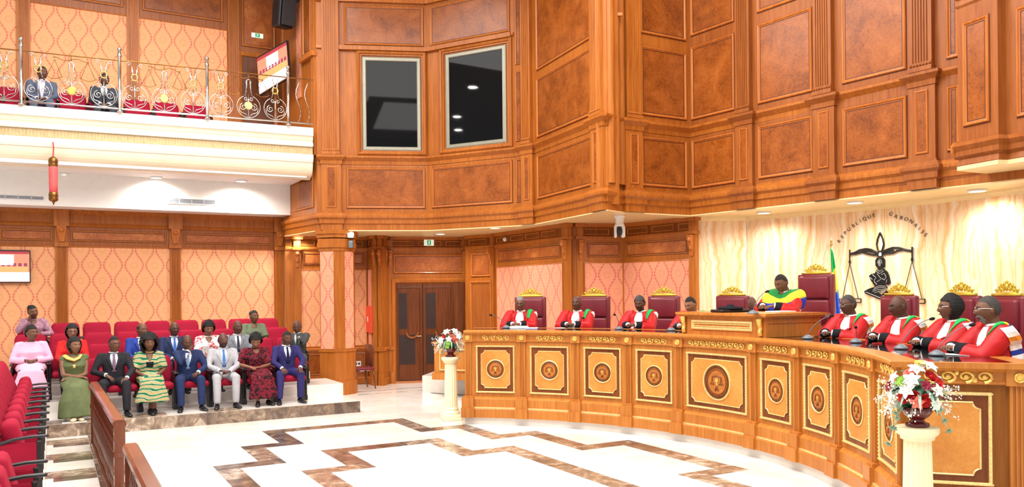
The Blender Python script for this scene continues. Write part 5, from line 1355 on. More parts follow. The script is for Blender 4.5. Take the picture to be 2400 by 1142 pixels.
    if g('skirt') and not g('nolegs'):
        hem = g('hem', .12); hw = g('hw', .2); mk = (kn[-1] + kn[1]) / 2; ma = (an[-1] + an[1]) / 2
        P0 = pel + Vector((0, 0, .06)); pts = [P0, pel + Vector((0, .16, .03)), pel.lerp(mk, .7) + Vector((0, 0, .03)), mk + Vector((0, .04, -.03)), mk.lerp(ma, .5) + Vector((0, .05, 0)), Vector((ma.x, ma.y + .03, hem))]
        sk_ = MB(); sk_.tube(pts, [(.165 * fat, .12), (.2 * fat, .125), (.195, .105), (.185, .1), (hw, .1), (hw * 1.1, .12)], 22); ms_ = remesh(sk_, .016, 4); wrinkle(ms_, .012, 12, (1.4, 1, .3)); put('skirt', ms_, g('skirt'), t)
    if not g('nolegs'):
        shoe = g('shoe', M_BLACK)
        for s in (-1, 1):
            f = Vector((an[s].x, an[s].y, 0)); fz = Vector(feet[s]).z; tw = s * rad(g('toe', 14)); C = Matrix.Rotation(-tw, 3, 'Z')
            m = MB(); m.loft([[f + C @ Vector((p.x, y, 0)) + Vector((0, 0, fz + zz + h * (.5 + .5 * sin(a)))) for a in [2 * pi * i / 12 for i in range(12)] for p in (Vector((w * cos(a), 0, 0)),)] for y, w, h, zz in ((-.07, .022, .06, .005), (-.05, .034, .09, 0), (0, .038, .1, 0), (.06, .042, .065, 0), (.13, .044, .05, 0), (.175, .034, .042, 0), (.195, .014, .03, .004))])
            m.build('shoe', shoe, t, True)
    if robe:
        for s in (-1, 1):
            m = MB(); m.tube([el[s].lerp(wr[s], .5), el[s].lerp(wr[s], .7), el[s].lerp(wr[s], .94)], [.07, .066, .056], 14); m.build('black_cuff', g('cuff', M_BLKC), t, True)
            m = MB(); m.tube([el[s].lerp(wr[s], .92), el[s].lerp(wr[s], 1.0)], [.042, .04], 12); m.build('shirt_cuff', M_JAB, t, True)
        ringtube('collar', 1.012, .064, .062, .016, g('collar', M_JAB))
        if kind == 'robe':
            patch('robe_facing', [(.985, -.085, .085), (.93, -.11, .11), (.82, -.105, .105), (.66, -.095, .095)], M_ROBE, .004)
            for k, (x0, x1) in enumerate(((-.08, -.026), (-.028, .028), (.026, .08))):
                patch('jabot', [(1.0, x0 * .55, x1 * .55), (.93, x0 * .85, x1 * .85), (.8, x0 * 1.05, x1 * 1.05), (.68, x0 * 1.1, x1 * 1.1)], M_JAB, .012 + (.006 if k == 1 else 0), 2, thick=.006)
            # shoulder band (green in front, furred stripes behind) over the wearer's left shoulder
            cols = {'g': cloth(40, 166, 84), 'y': cloth(232, 184, 40), 'b': cloth(40, 60, 150), 'w': M_JAB, 'o': cloth(236, 160, 60)}
            seg = g('band', 'ggggggyb'); ns_ = len(seg); cx = -.15 * (.55 + .45 * fat); rows = []
            for k in range(ns_ + 1):
                th = rad(4 + 116 * k / ns_); dv = Vector((0, cos(th), sin(th))); wd = .028 + .02 * min(1, k / 5)
                r0 = []
                for j in range(4):
                    x = cx + wd * (1 - 2 * j / 3) - .004 * k; o_ = T(x, 0, .9) + (R @ dv) * .5; h = bvh.ray_cast(o_, -(R @ dv))[0]
                    if h is None: h = T(x, 0, .9) + (R @ dv) * .12
                    hh = h - T(x, 0, .9); h = T(x, 0, .9) + hh.normalized() * min(hh.length, .17); r0.append(h + (R @ dv) * .004)
                rows.append((r0, [p + (R @ dv) * (.016 if 0 < j < 3 else .01) for j, p in enumerate(r0)]))
            frs = []; lx = R @ Vector((1, 0, 0))
            for k in range(9):
                z = 1.0 - .36 * k / 8; yc = .0 - .07 * min(1, k / 4); rw = []; x_ = -.2
                for j in range(5):
                    y = yc + .062 * (1 - j / 2); o_ = T(-.9, y, z); h = bvh.ray_cast(o_, lx)[0]
                    rw.append((h - o_).length if h is not None else None)
                ok = [q for q in rw if q is not None and q < .85] or [.9 - .3]
                rw = [q if q is not None and q < .85 else max(ok) for q in rw]; rw = [min(q, min(rw) + .05) for q in rw]
                frs.append([T(-.9, yc + .062 * (1 - j / 2), z) + lx * (rw[j] - (.024 if 0 < j < 4 else .014)) for j in range(5)] + [T(-.9, yc + .062 * (1 - j / 2), z) + lx * (rw[j] + .03) for j in (4, 0)])
            for k, c_ in enumerate('wwowwbww'):
                m = MB(); m.loft(frs[k:k + 2]); m.build('fur_band', cols[c_], t, False)
            for k in range(ns_):
                m = MB(); m.loft([a_[0] + list(reversed(a_[1])) for a_ in rows[k:k + 2]]); m.build('shoulder_band', cols[seg[k]], t, False)
        else:
            NE, NA = 26, 48; es = [62 - 88 * q / NE for q in range(NE + 1)]; c_ = T(0, 0, .88); LL = []; DV = []
            for e0 in es:
                row, dr_ = [], []
                for i in range(NA):
                    a = 2 * pi * i / NA; ee = rad(e0) - .16 * max(0, sin(a)) ** 2; dv = R @ Vector((cos(a) * cos(ee), sin(a) * cos(ee), sin(ee)))
                    h = bvh.ray_cast(c_ + dv * .9, -dv)[0]; row.append(min((h - c_).length if h is not None else .12, .32)); dr_.append(dv)
                LL.append(row); DV.append(dr_)
            for it in range(5):
                N_ = [[max(LL[max(i - 1, 0)][j], LL[i][j], LL[i][j - 1], LL[i][(j + 1) % NA]) if it < 2 and i > 4 else (LL[max(i - 1, 0)][j] + LL[min(i + 1, NE)][j] + LL[i][j - 1] + LL[i][(j + 1) % NA] + 2 * LL[i][j]) / 6 for j in range(NA)] for i in range(NE + 1)]; LL = N_
            for name, i0, i1, mat in (('cape_green', 0, 9, cloth(38, 130, 62)), ('cape_yellow', 9, 16, cloth(240, 216, 60)), ('cape_blue', 16, 24, cloth(50, 56, 168)), ('cape_white_fringe', 24, 26, M_JAB)):
                m = MB(); m.loft([[c_ + DV[i][j] * (LL[i][j] + .014 + .004 * sin(j * 1.4)) for j in range(NA)] for i in range(i0, i1 + 1)], False)
                ob = m.build(name, mat, t, True); md = ob.modifiers.new('thickness', 'SOLIDIFY'); md.thickness = .012; md.offset = 0
    if kind in ('dress', 'top') and g('neckline'):
        patch('neckline', g('neckline'), sk, .003)
    for nm, rows, mat, off_ in g('patches', ()): patch(nm, rows, mat, off_)
    if g('scarf'):
        m = MB(); m.tube([T(-.1, .06, 1.0), T(-.07, .11, .96), T(0, .14, .93), T(.08, .12, .96), T(.13, .03, .99), T(.15, -.04, .97)], [(.02, .02), (.03, .02), (.035, .02), (.035, .022), (.04, .024), (.03, .02)], 10); m.build('scarf', g('scarf'), t, True)
    if g('sc'): t.scale = (sc, sc, sc)
    return t
GA = 'people seated on the crimson audience seats'
def aud(u, row, label, da=0.0, db=0.0, rz=0.0, **o):
    b = ROWB[row] + .02; a = a_at(u, b + .05) + da; p = AB(a, b + db)
    o.setdefault('group', None); return person(label, (p.x, p.y, TIER[row][0]), FA + rad(rz), o)
def suit(c, tie, shirt=(238, 240, 244), **o):
    mt = cloth(*c); d = dict(kind='suit', mat=mt, trousers=o.pop('tr', mt), tie=cloth(*tie) if tie else None, shirt=cloth(*shirt)); d.update(o); return d
KN = {-1: (-.16, .40, .62), 1: (.16, .40, .62)}; LAP = {-1: (-.075, .34, .6), 1: (.075, .34, .6)}
LAPD = {-1: (.8, .6, -.1), 1: (-.8, .6, -.1)}
CROSS = {-1: (.03, .52, .0), 1: (-.03, .56, .0)}
YELL = cloth(226, 190, 110)
# front row
aud(172, 0, 'woman in an olive green long dress with a yellow scarf, front row left end', female=True, kind='dress', mat=M_OLIVE, skirt=M_OLIVE, hem=.05, hw=.25, sleeve=0, hair='bob', hcol=M_HAIRB, skin=2, yaw=-28, pitch=2, hands={-1: (.05, .26, .63), 1: (-.05, .3, .65)}, hdir={-1: (1, .25, 0), 1: (-1, .25, 0)}, scarf=YELL, feet={-1: (-.05, .56, 0), 1: (.0, .6, 0)}, shoe=cloth(214, 190, 160), neckline=[(.99, -.05, .05), (.93, -.055, .055), (.87, -.01, .01)], patches=(('yellow_insert', [(.86, -.02, .02), (.8, -.015, .015)], YELL, .006),))
aud(265, 0, 'man in a black suit with mauve tie and glasses seated behind the railing', **suit((40, 40, 46), (122, 100, 118), (206, 216, 228), hair='short', hcol=M_STUB, skin=1, yaw=-22, glasses=M_BLACK, hands={-1: (-.17, .38, .6), 1: (.12, .3, .66)}, hdir={1: (-.7, .5, -.5)}, feet={-1: (-.16, .52, 0), 1: (.2, .44, 0)}))
aud(348, 0, 'woman in a green and cream printed dress with big curly black hair', female=True, kind='dress', mat=M_PGREEN, skirt=M_PGREEN, hem=.2, hw=.25, sleeve=.5, hair='big', hcol=M_HAIRB, skin=1, yaw=-4, pitch=-2, hands=LAP, hdir=LAPD, feet=CROSS, fat=1.08, neckline=[(.99, -.06, .06), (.94, -.05, .05), (.86, -.008, .008)], patches=(('dark_bib', [(.85, -.06, .06), (.76, -.05, .05)], M_BLKC, .005),))
aud(437, 0, 'man in a navy suit with light blue tie resting his chin on his hand', **suit((38, 50, 88), (130, 160, 206), hair='thin', hcol=M_STUB, skin=0, yaw=2, pitch=-10, lean=8, hands={-1: (-.13, .36, .63), 1: (.0, .2, 1.0)}, poles={-1: (-1, -.4, -.6), 1: (.6, .6, -1)}, hdir={1: (-.5, .1, .8)}, hnor={1: (.5, .8, .2)}, curl=.9, feet={-1: (-.17, .5, 0), 1: (.16, .5, 0)}))
aud(521, 0, 'bearded man in a light grey suit with a blue tie in the front row', **suit((172, 172, 178), (78, 122, 190), (214, 226, 240), hair='thin', hcol=M_STUB, skin=0, yaw=-3, beard=M_STUB, glasses=M_CHROME, hands={-1: (-.06, .34, .62), 1: (.1, .36, .64)}, hdir=LAPD, feet={-1: (-.13, .5, 0), 1: (.18, .52, 0)}, fat=1.06))
aud(597, 0, 'woman in a maroon and black printed dress looking down in the front row', female=True, kind='dress', mat=M_PMAROON, skirt=M_PMAROON, hem=.14, hw=.23, sleeve=.5, hair='afro', hcol=M_HAIRB, skin=2, yaw=10, pitch=-26, lean=8, fat=1.12, hands={-1: (-.02, .33, .66), 1: (.17, .34, .68)}, hdir={-1: (.9, .3, 0)}, feet={-1: (-.14, .45, .0), 1: (.06, .52, 0)}, neckline=[(.99, -.05, .05), (.95, -.05, .05), (.92, -.02, .02)])
aud(670, 0, 'man in a dark blue suit and navy tie, right end of front row', **suit((48, 44, 96), (30, 30, 66), hair='short', hcol=M_STUB, skin=0, yaw=-8, pitch=-8, hands=KN, hdir={-1: (.1, .8, -.4), 1: (-.1, .8, -.4)}, feet={-1: (-.14, .46, 0), 1: (.24, .5, 0)}, curl=.25))
# second row
aud(72, 1, 'woman in a pale pink striped outfit with clasped hands at the far left', female=True, kind='dress', mat=M_PPINK, skirt=M_PPINK, hem=.06, hw=.24, sleeve=1, hair='braids', hcol=M_STUB, skin=1, yaw=-32, pitch=4, hands={-1: (-.07, .27, .7), 1: (.07, .27, .7)}, hdir=LAPD, fat=1.2)
aud(168, 1, 'woman in a red jacket with a black bob and glasses in the second row', female=True, **suit((206, 40, 40), None, (60, 30, 30), hair='bob', hcol=M_HAIRB, skin=2, yaw=-6, glasses=M_BLACK, tr=M_BLKC))
aud(330, 1, 'man in a bright blue suit looking to his side, second row', **suit((44, 66, 148), (34, 34, 60), hair='thin', hcol=M_STUB, skin=1, yaw=-30, fat=1.1))
aud(407, 1, 'man in a midnight blue suit with blue tie and dark glasses in the second row', **suit((40, 50, 84), (70, 110, 186), (208, 222, 240), hair='none', skin=0, yaw=-10, glasses=M_BLACK, fat=1.14))
aud(487, 1, 'woman in a white blouse with red print and black curly hair', female=True, kind='top', mat=M_PWHITE, trousers=M_BLKC, sleeve=.5, hair='afro', hcol=M_HAIRB, skin=2, yaw=-6, pitch=-12, neckline=[(.99, -.055, .055), (.94, -.05, .05), (.89, -.01, .01)])
aud(555, 1, 'man in a mid grey suit with dark tie and bald head in the second row', **suit((126, 130, 138), (52, 56, 70), hair='none', skin=0, yaw=-14, fat=1.16))
aud(698, 1, 'man in a charcoal suit with his hand to his mouth at the right end', da=.02, db=-.05, rz=-18, **suit((66, 70, 70), (40, 60, 56), (210, 206, 206), hair='none', skin=0, yaw=4, pitch=-14, lean=12, hands={-1: (-.03, .19, 1.0), 1: (.12, .4, .68)}, poles={-1: (-.7, .5, -1), 1: (1, -.4, -.6)}, hdir={-1: (.3, .1, .9)}, hnor={-1: (-.4, .9, .2)}, curl=.7, feet={-1: (-.1, .5, 0), 1: (.3, .48, 0)}))
# third and back rows
aud(594, 2, 'woman in a sage green dress sitting alone in the third row', female=True, kind='dress', mat=cloth(104, 116, 92), skirt=cloth(104, 116, 92), sleeve=.5, hair='short', hcol=M_HAIRB, bun=True, skin=1, yaw=-18, pitch=2, fat=1.15, neckline=[(.99, -.05, .05), (.95, -.05, .05), (.92, -.02, .02)])
aud(78, 3, 'woman in a mauve patterned dress leaning her head on her hand', female=True, kind='dress', mat=M_PMAUVE, skirt=M_PMAUVE, sleeve=1, hair='short', hcol=M_HAIRB, bun=True, skin=1, yaw=-20, pitch=-6, roll=14, lean=3, hands={-1: (-.1, .3, .72), 1: (.08, .2, .98)}, poles={-1: (-1, -.4, -.6), 1: (.8, .5, -1)}, hdir={1: (-.2, -.1, 1)}, curl=.6, neckline=[(.99, -.055, .055), (.94, -.05, .05), (.89, -.01, .01)])
# balcony
for u, lb, o in ((98, 'man in a blue grey jacket and pale shirt behind the balcony railing', suit((84, 92, 112), None, (206, 200, 222), hair='short', skin=0, yaw=-30, V=.6, fat=1.15, hands=LAP, hdir=LAPD)), (243, 'man in a dark suit with black tie behind the second balcony post', suit((58, 62, 72), (20, 20, 24), hair='short', skin=0, yaw=-26, hands=LAP, hdir=LAPD))):
    p = AB(a_at(u, -18.15, 200), -18.15); person(lb, (p.x, p.y, 5.32), FA, o)
# judges
def judge(ang, r, label, z=.8, u=None, **o):
    p = pol(ang, r); o.setdefault('kind', 'robe'); o.setdefault('mat', M_ROBE); o['nolegs'] = True
    return person(label, (p.x, p.y, z), face_c(ang) + rad(o.pop('rz', 0)), o)
JH = {-1: (-.06, .44, .79), 1: (.06, .44, .79)}
JD = {-1: (.75, .6, .1), 1: (-.75, .6, .1)}
JK = dict(hands=JH, hdir=JD, lean=8, fat=1.15)
judge(76.2, 6.42, 'white haired judge in a red robe with round glasses, leftmost on the bench', hair='short', hcol=M_HAIRG, skin=1, glasses=M_BLACK, yaw=-4, pitch=-6, **JK)
judge(66.8, 6.42, 'bald judge in a red robe with wide white jabot, second from the left', hair='none', skin=0, yaw=-4, pitch=2, **{**JK, 'fat': 1.35})
judge(56.2, 6.42, 'greying bearded judge in a red robe looking down, third from the left', hair='full', hcol=M_HAIRS, beard=M_STUB, skin=0, yaw=-6, pitch=-10, **JK)
judge(47.3, 6.42, 'light skinned judge with a moustache beside the raised desk', hair='short', hcol=M_HAIRB, skin=3, yaw=8, pitch=-18, **{**JK, 'lean': 14})
judge(19.9, 6.18, 'grey haired judge with clasped hands next to the raised desk', hair='short', hcol=M_HAIRS, skin=0, yaw=6, pitch=-2, glasses=M_GREY, **{**JK, 'fat': 1.3})
judge(10.4, 6.12, 'bald judge with thin glasses in a red robe with yellow striped shoulder band', hair='none', skin=0, yaw=8, pitch=-4, glasses=M_BLACK, **{**JK, 'fat': 1.3, 'lean': 10})
judge(.9, 6.06, 'woman judge in a red robe with black bobbed hair and pearl earring', female=True, hair='bob', hcol=M_HAIRB, skin=1, yaw=10, pitch=2, glasses=M_CHROME, cuff=M_BLKC, **{**JK, 'fat': 1.35})
judge(-8.0, 6.0, 'grey bearded judge with rimless glasses, nearest on the bench', hair='short', hcol=M_HAIRS, skin=1, beard=M_HAIRG, yaw=8, pitch=2, glasses=M_CHROME, **{**JK, 'fat': 1.4, 'lean': 10})
p = axf(6.45, -.03, 1.12)
person('presiding judge reading at the raised desk in a green, yellow and blue cape', p, face_c(32.4), dict(kind='president', mat=M_ROBE, hair='short', hcol=M_STUB, skin=1, yaw=2, pitch=-20, lean=12, fat=1.2, nolegs=True, hands={-1: (-.1, .46, .8), 1: (.12, .44, .8)}, hdir={-1: (.3, .9, -.1), 1: (-.4, .9, -.1)}))
p = onz(1768, 735, 1.84); q = ray(1768, 712); Y = 13.3
person('bald man with a white collar seated by the onyx wall behind the raised desk', (q[0] * Y, Y, .77), face_c(32), dict(kind='suit', mat=M_BLKC, shirt=M_JAB, hair='none', skin=0, yaw=14, pitch=-6, nolegs=True))
# ================================================================ SMALL THINGS
def onx(u, v, d=.0):
    for p, q in zip(ONX, ONX[1:]):
        M = Plane(p, q); s, z = M.sz(u, v)
        if -1e-4 <= s <= M.L + 1e-4: return M(s, z, d), M
    return M(s, z, d), M
M_EMB = plain('emblem black metal', srgb(26, 26, 28), .35, .3); M_EMBG = plain('emblem grey engraving', srgb(150, 150, 146), .4, .3); M_LET = plain('letter bronze', srgb(92, 86, 76), .4, .4)
c0, _ = onx(2065, 660); em = thing('wall_emblem', 'black metal scales of justice emblem with seated mother figure and lettering on onyx wall', 'emblem', (c0.x, c0.y, 1.5))
E = lambda x, y, d=.02: onx(1900 + x / 3.806, 460 + y / 3.806, d)[0]
def eline(mb, pts, r=.012, d=.02, n=5, sub=3):
    out = []
    for a, b in zip(pts, pts[1:]):
        for i in range(sub): out.append(E(a[0] + (b[0] - a[0]) * i / sub, a[1] + (b[1] - a[1]) * i / sub, d))
    out.append(E(*pts[-1], d)); mb.tube(out, r, n)
def epoly(mb, pts, d0=.0, d1=.025):
    n = len(pts); mb.add([E(*p, d1) for p in pts] + [E(*p, d0) for p in pts], [tuple(range(n)), tuple(range(2 * n - 1, n - 1, -1))] + [(i, i + n, (i + 1) % n + n, (i + 1) % n) for i in range(n)])
m = MB()
for pts in ([(362, 515), (400, 505), (440, 482), (500, 470), (550, 478), (590, 498), (612, 505)], [(362, 518), (410, 514), (465, 500), (520, 516), (570, 526), (610, 520)], [(470, 494), (520, 488), (560, 496), (600, 512)],
            [(640, 508), (680, 480), (740, 460), (800, 461), (860, 480), (908, 487)], [(640, 520), (690, 512), (740, 508), (780, 488), (830, 478), (908, 492)], [(650, 514), (700, 490), (745, 482)]): eline(m, pts, .016)
m.build('scale_beam', M_EMB, em)
m = MB()
for pts in ([(625, 325), (603, 380), (594, 430), (604, 475), (618, 498)], [(625, 325), (648, 380), (657, 430), (646, 475), (632, 498)]): eline(m, pts, .013)
m.build('leaf_finial', M_EMB, em); m = MB(); n_ = 20; m.add([E(625 + 24 * cos(2 * pi * i / n_), 516 + 24 * sin(2 * pi * i / n_), .012) for i in range(n_)], [tuple(range(n_))]); m.build('white_boss', M_PAPER, em); m = MB(); m.tube([E(625 + 25 * cos(2 * pi * i / 20), 516 + 25 * sin(2 * pi * i / 20)) for i in range(20)], .012, 5, loop=True); m.build('boss_ring', M_EMB, em)
for nm, ap, post, l, r, pan in (('scale_pan', (355, 600), 478, (290, 915), (432, 915), (263, 915, 455, 950)), ('scale_pan', (912, 580), 452, (826, 915), (1000, 918), (826, 918, 1027, 957))):
    m = MB(); eline(m, [(ap[0], post), ap], .012); eline(m, [(ap[0], ap[1] - 25), (ap[0], ap[1])], .02)
    eline(m, [ap, l], .006); eline(m, [ap, r], .006); x0, y0, x1, y1 = pan
    for a, b in (((x0, y0), (x1, y0)), ((x1, y0), (x1, y1)), ((x1, y1), (x0, y1)), ((x0, y1), (x0, y0))): eline(m, [a, b], .009)
    m.build(nm, M_EMB, em)
m = MB()
epoly(m, [(585, 620), (583, 575), (597, 548), (625, 552), (653, 546), (668, 572), (668, 630), (650, 640), (606, 642)])
epoly(m, [(603, 645), (650, 643), (690, 675), (706, 715), (718, 772), (700, 793), (655, 778), (690, 815), (640, 842), (590, 855), (556, 855), (578, 800), (545, 752), (527, 712), (548, 694), (580, 688), (590, 665)])
epoly(m, [(485, 848), (525, 826), (570, 812), (585, 850), (640, 880), (690, 838), (742, 858), (652, 932), (492, 868)], .0, .03)
fig = m.build('mother_figure', M_EMB, em)
m = MB(); m.ell(E(625, 600, .03), (.028, .014, .05), 10, 8)
for pts in ([(606, 600), (612, 572), (625, 563), (640, 572), (646, 600)], [(600, 655), (625, 672), (650, 655)], [(592, 670), (625, 692), (660, 668)], [(640, 700), (668, 690), (684, 720), (668, 748), (645, 735)], [(560, 700), (590, 725), (575, 760), (600, 790)], [(600, 690), (640, 740), (600, 765)], [(690, 745), (684, 775)],
            [(575, 822), (620, 800), (680, 806)], [(566, 836), (620, 815), (688, 822)], [(562, 850), (620, 832), (680, 838)], [(580, 862), (625, 848), (665, 850)], [(500, 856), (645, 914), (730, 858)], [(540, 726), (560, 745)], [(612, 600), (620, 600)], [(630, 600), (638, 600)], [(618, 622), (632, 622)]): eline(m, pts, .006, .032, 4)
m.build('engraved_lines', M_EMBG, fig)
LET = list(zip('REPUBLIQUE', ((258, 403), (286, 363), (314, 329), (346, 297), (383, 265), (416, 243), (447, 222), (484, 204), (527, 187), (566, 172)))) + list(zip('GABONAISE', ((718, 160), (763, 182), (810, 195), (855, 208), (900, 228), (938, 261), (970, 290), (1000, 320), (1030, 347))))
for i, (chh, (x, y)) in enumerate(LET):
    nb = [LET[j][1] for j in (max(i - 1, 0 if i < 10 else 10), min(i + 1, 9 if i < 10 else 18))]
    p, M = onx(1900 + x / 3.806, 460 + y / 3.806, .012); pa = E(*nb[0], .012); pb = E(*nb[1], .012)
    ex = (pb - pa).normalized(); nz = Vector((M.n.x, M.n.y, 0)); ey = nz.cross(ex).normalized()
    cu = bpy.data.curves.new('letter', 'FONT'); cu.body = chh; cu.size = .088; cu.extrude = .005; cu.align_x = 'CENTER'; cu.align_y = 'CENTER'; cu.offset = -.0015
    o = bpy.data.objects.new('tmp', cu); COL.objects.link(o); me = bpy.data.meshes.new_from_object(o.evaluated_get(bpy.context.evaluated_depsgraph_get())); bpy.data.objects.remove(o); bpy.data.curves.remove(cu)
    Mx = Matrix(((ex.x, ey.x, nz.x, p.x), (ex.y, ey.y, nz.y, p.y), (ex.z, ey.z, nz.z, p.z), (0, 0, 0, 1))); me.transform(Mx); me.materials.append(M_LET); link('letter', me, em)
world_parts(em)
# ---- national flag behind the tall chair
fp = Vector((5.03, 12.75, .77)); t = thing('flag', 'green, yellow and blue flag on a pole behind the tallest chair', 'flag', fp)
m = MB(); m.tube([(0, 0, 0), (0, 0, 2.06)], .016, 8); m.lathe([(.16, 0), (.16, .03), (.03, .06), (.02, .1)], n=16); m.build('pole', M_BRASSD, t, True)
m = MB(); m.lathe([(.0, 2.05), (.02, 2.07), (.022, 2.09), (.012, 2.11), (.02, 2.13), (.008, 2.16), (0, 2.19)], n=10); m.build('finial', M_BRASS, t, True)
FC_ = [cloth(30, 168, 84), cloth(250, 226, 90), cloth(72, 112, 222)]
m = MB(); NR, NC = 36, 16; gr = []
for i in range(NR + 1):
    k = i / NR; z = 2.04 - 1.55 * k; wd = .03 + .21 * k ** .7 if k < .75 else .2 - .45 * (k - .75); row = []
    for j in range(NC + 1):
        q = j / NC; row.append(Vector((-.02 + wd * q * .72 + .03 * k, -.02 + .045 * sin(q * 13 + k * 1.5) * (.3 + k), z - .18 * q * (1 - k) * .3)))
    gr.append(row)
vs = [p for r in gr for p in r]; fs = []; mi = []
for i in range(NR):
    for j in range(NC):
        fs.append((i * (NC + 1) + j, i * (NC + 1) + j + 1, (i + 1) * (NC + 1) + j + 1, (i + 1) * (NC + 1) + j)); kk = i / NR + .1 * (j / NC); mi.append(0 if kk < .25 else 1 if kk < .49 else 2)
m.add(vs, fs); m.mi = mi; fo = m.build('cloth', FC_, t, True); md = fo.modifiers.new('thickness', 'SOLIDIFY'); md.thickness = .004
# ---- microphones
M_FOAM = plain('microphone foam', srgb(24, 22, 24), .9)
def mic(base, head, z, label, arch=.5, cap_=M_FOAM):
    b = onz(base[0], base[1], z); a_, b_ = ray(*head); Y = b.y * .99; h = Vector((a_ * Y, Y, HC + b_ * Y)) - b
    t = thing('microphone', label, 'microphone', b, group='gooseneck microphones')
    m = MB(); m.lathe([(.0, 0), (.07, 0), (.072, .012), (.05, .03), (.03, .042), (.014, .05), (0, .052)], n=16); m.build('mic_base', M_GRAYP, t, True)
    m = MB(); pts = []
    for i in range(11):
        k = i / 10; pts.append(Vector((h.x * k ** 1.35, h.y * k, .04 + (h.z - .04) * (1 - (1 - k) ** 1.5 if arch else k))))
    m.tube(pts, .0045, 6); m.build('gooseneck', M_GRAYP, t, True)
    d = (pts[-1] - pts[-2]).normalized(); m = MB(); m.tube([pts[-1] - d * .02, pts[-1], pts[-1] + d * .02, pts[-1] + d * .035], [.01, .017, .017, .006], 10); m.build('mic_head', cap_, t, True)
ZT = 1.532
for bs, hd_, z, lb in (((1187, 769), (1151, 739), ZT, 'gooseneck microphone bent to the left before the leftmost judge'), ((1342, 768), (1366, 746), ZT, 'gooseneck microphone before the second judge from the left'),
                       ((1451, 772), (1441, 738), ZT, 'upright gooseneck microphone left of the bearded looking down judge'), ((1573, 775), (1598, 756), ZT, 'gooseneck microphone at the left side of the raised desk'),
                       ((1765, 736), (1797, 684), 1.84, 'gooseneck microphone on the raised desk before the presiding judge'), ((1893, 794), (1948, 741), ZT, 'gooseneck microphone right beside the raised desk'),
                       ((2006, 803), (2006, 768), ZT, 'short upright microphone before the judge with clasped hands'), ((2112, 818), (2183, 748), ZT, 'long gooseneck microphone before the bald judge with thin glasses'), ((2196, 833), (2277, 762), ZT, 'nearest gooseneck microphone with a long bent stem')):
    mic(bs, hd_, z, lb)
# ---- papers and books on the bench
def slab(name, label, cat, u, v, z, size, rz, mat, layers=1):
    p = onz(u, v, z); t = thing(name, label, cat, p, rz)
    for k in range(layers):
        m = MB(); m.box((0.006 * (k % 2), .004 * k, size[2] * (k + .5)), (size[0], size[1], size[2] * .94)); m.build('sheet' if layers == 1 else 'volume', mat, t)
    if layers > 1:
        m = MB(); m.box((0, 0, size[2] * layers + .001), (size[0] * .98, size[1] * .98, .002)); m.build('cover', M_WPLAST, t)
    return t
slab('document_stack', 'stack of two white bound documents before the leftmost judge', 'documents', 1216, 770, ZT, (.3, .2, .018), .1, M_PAPER, 2)
slab('document_stack', 'pale lilac document beside the white stack of the leftmost judge', 'documents', 1246, 771, ZT, (.2, .18, .01), -.1, cloth(206, 206, 236), 2)
slab('paper_sheet', 'small white paper before the second judge from the left', 'paper', 1312, 769, ZT, (.16, .16, .004), .3, M_PAPER)
slab('paper_sheet', 'single white sheet under the hands of the nearest judge', 'paper', 2236, 831, ZT, (.21, .3, .003), .9, M_PAPER)
slab('paper_sheet', 'open white papers on the raised desk under the presiding judge hands', 'paper', 1830, 731, 1.841, (.36, .24, .012), .6, M_PAPER)
slab('tablet', 'brown leather folder lying right beside the raised desk', 'folder', 1932, 789, ZT, (.2, .16, .014), .6, cloth(120, 62, 40))
slab('pen', 'red and white pen on the black bench top before the bald judge', 'pen', 2056, 806, ZT, (.12, .014, .012), .2, cloth(220, 60, 60))
p = onz(1712, 732, 1.841); t = thing('judge_hat', 'flat black judge cap lying on black folders on the raised desk', 'hat', p, .4)
m = MB(); m.rbox((0, 0, .02), (.5, .26, .04), .012, 1); m.build('folder', M_BLACK, t)
m = MB(); m.lathe([(.0, .04), (.17, .04), (.175, .055), (.16, .075), (.05, .085), (.045, .105), (0, .11)], n=20); m.build('cap', M_BLKC, t, True)
# ---- flower arrangements
M_LEAF = plain('leaf green', srgb(64, 108, 78), .5, var=.3); M_LEAFP = plain('pale leaf', srgb(150, 186, 166), .5, var=.2); M_PET = plain('white petal', srgb(250, 248, 240), .6, var=.03)
M_ROSE = plain('red rose petal', srgb(206, 34, 34), .6, var=.15); M_CORAL = plain('coral rose petal', srgb(244, 128, 110), .6); M_MAG = plain('magenta petal', srgb(150, 24, 56), .6); M_YEL = plain('yellow stamen', srgb(238, 214, 96), .6); M_LIME = plain('lime leaf', srgb(150, 204, 70), .5)
M_STEM = plain('frosted stem', srgb(188, 204, 190), .6)
def petal(mb, c, R, L, w, bend, az):
    rows = []
    for i in range(5):
        k = i / 4; ww = w * sin(pi * min(.12 + k * .88, .97)) ; y = L * k; zz = .02 + bend * L * (k * (1 - .9 * k)) + .012
        rows.append([Vector((-ww, y, zz + .01)), Vector((0, y, zz)), Vector((ww, y, zz + .01))])
    A = Matrix.Rotation(az, 3, 'Z'); mb.loft([[c + R @ (A @ p) for p in r] for r in rows], False, False)
def lily(t, c, d, s, mat, core, name='lily', n=6):
    R = Vector(d).normalized().to_track_quat('Z', 'Y').to_matrix(); m = MB()
    for k in range(n): petal(m, Vector(c), R, s * (1 if k % 2 else .9), s * .3, .5, 2 * pi * k / n)
    fl_ = m.build(name, mat, t, True)
    m = MB(); m.ell(Vector(c) + R @ Vector((0, 0, s * .2)), (s * .12, s * .12, s * .2), 7, 5, R); m.build('flower_heart', core, fl_, True)
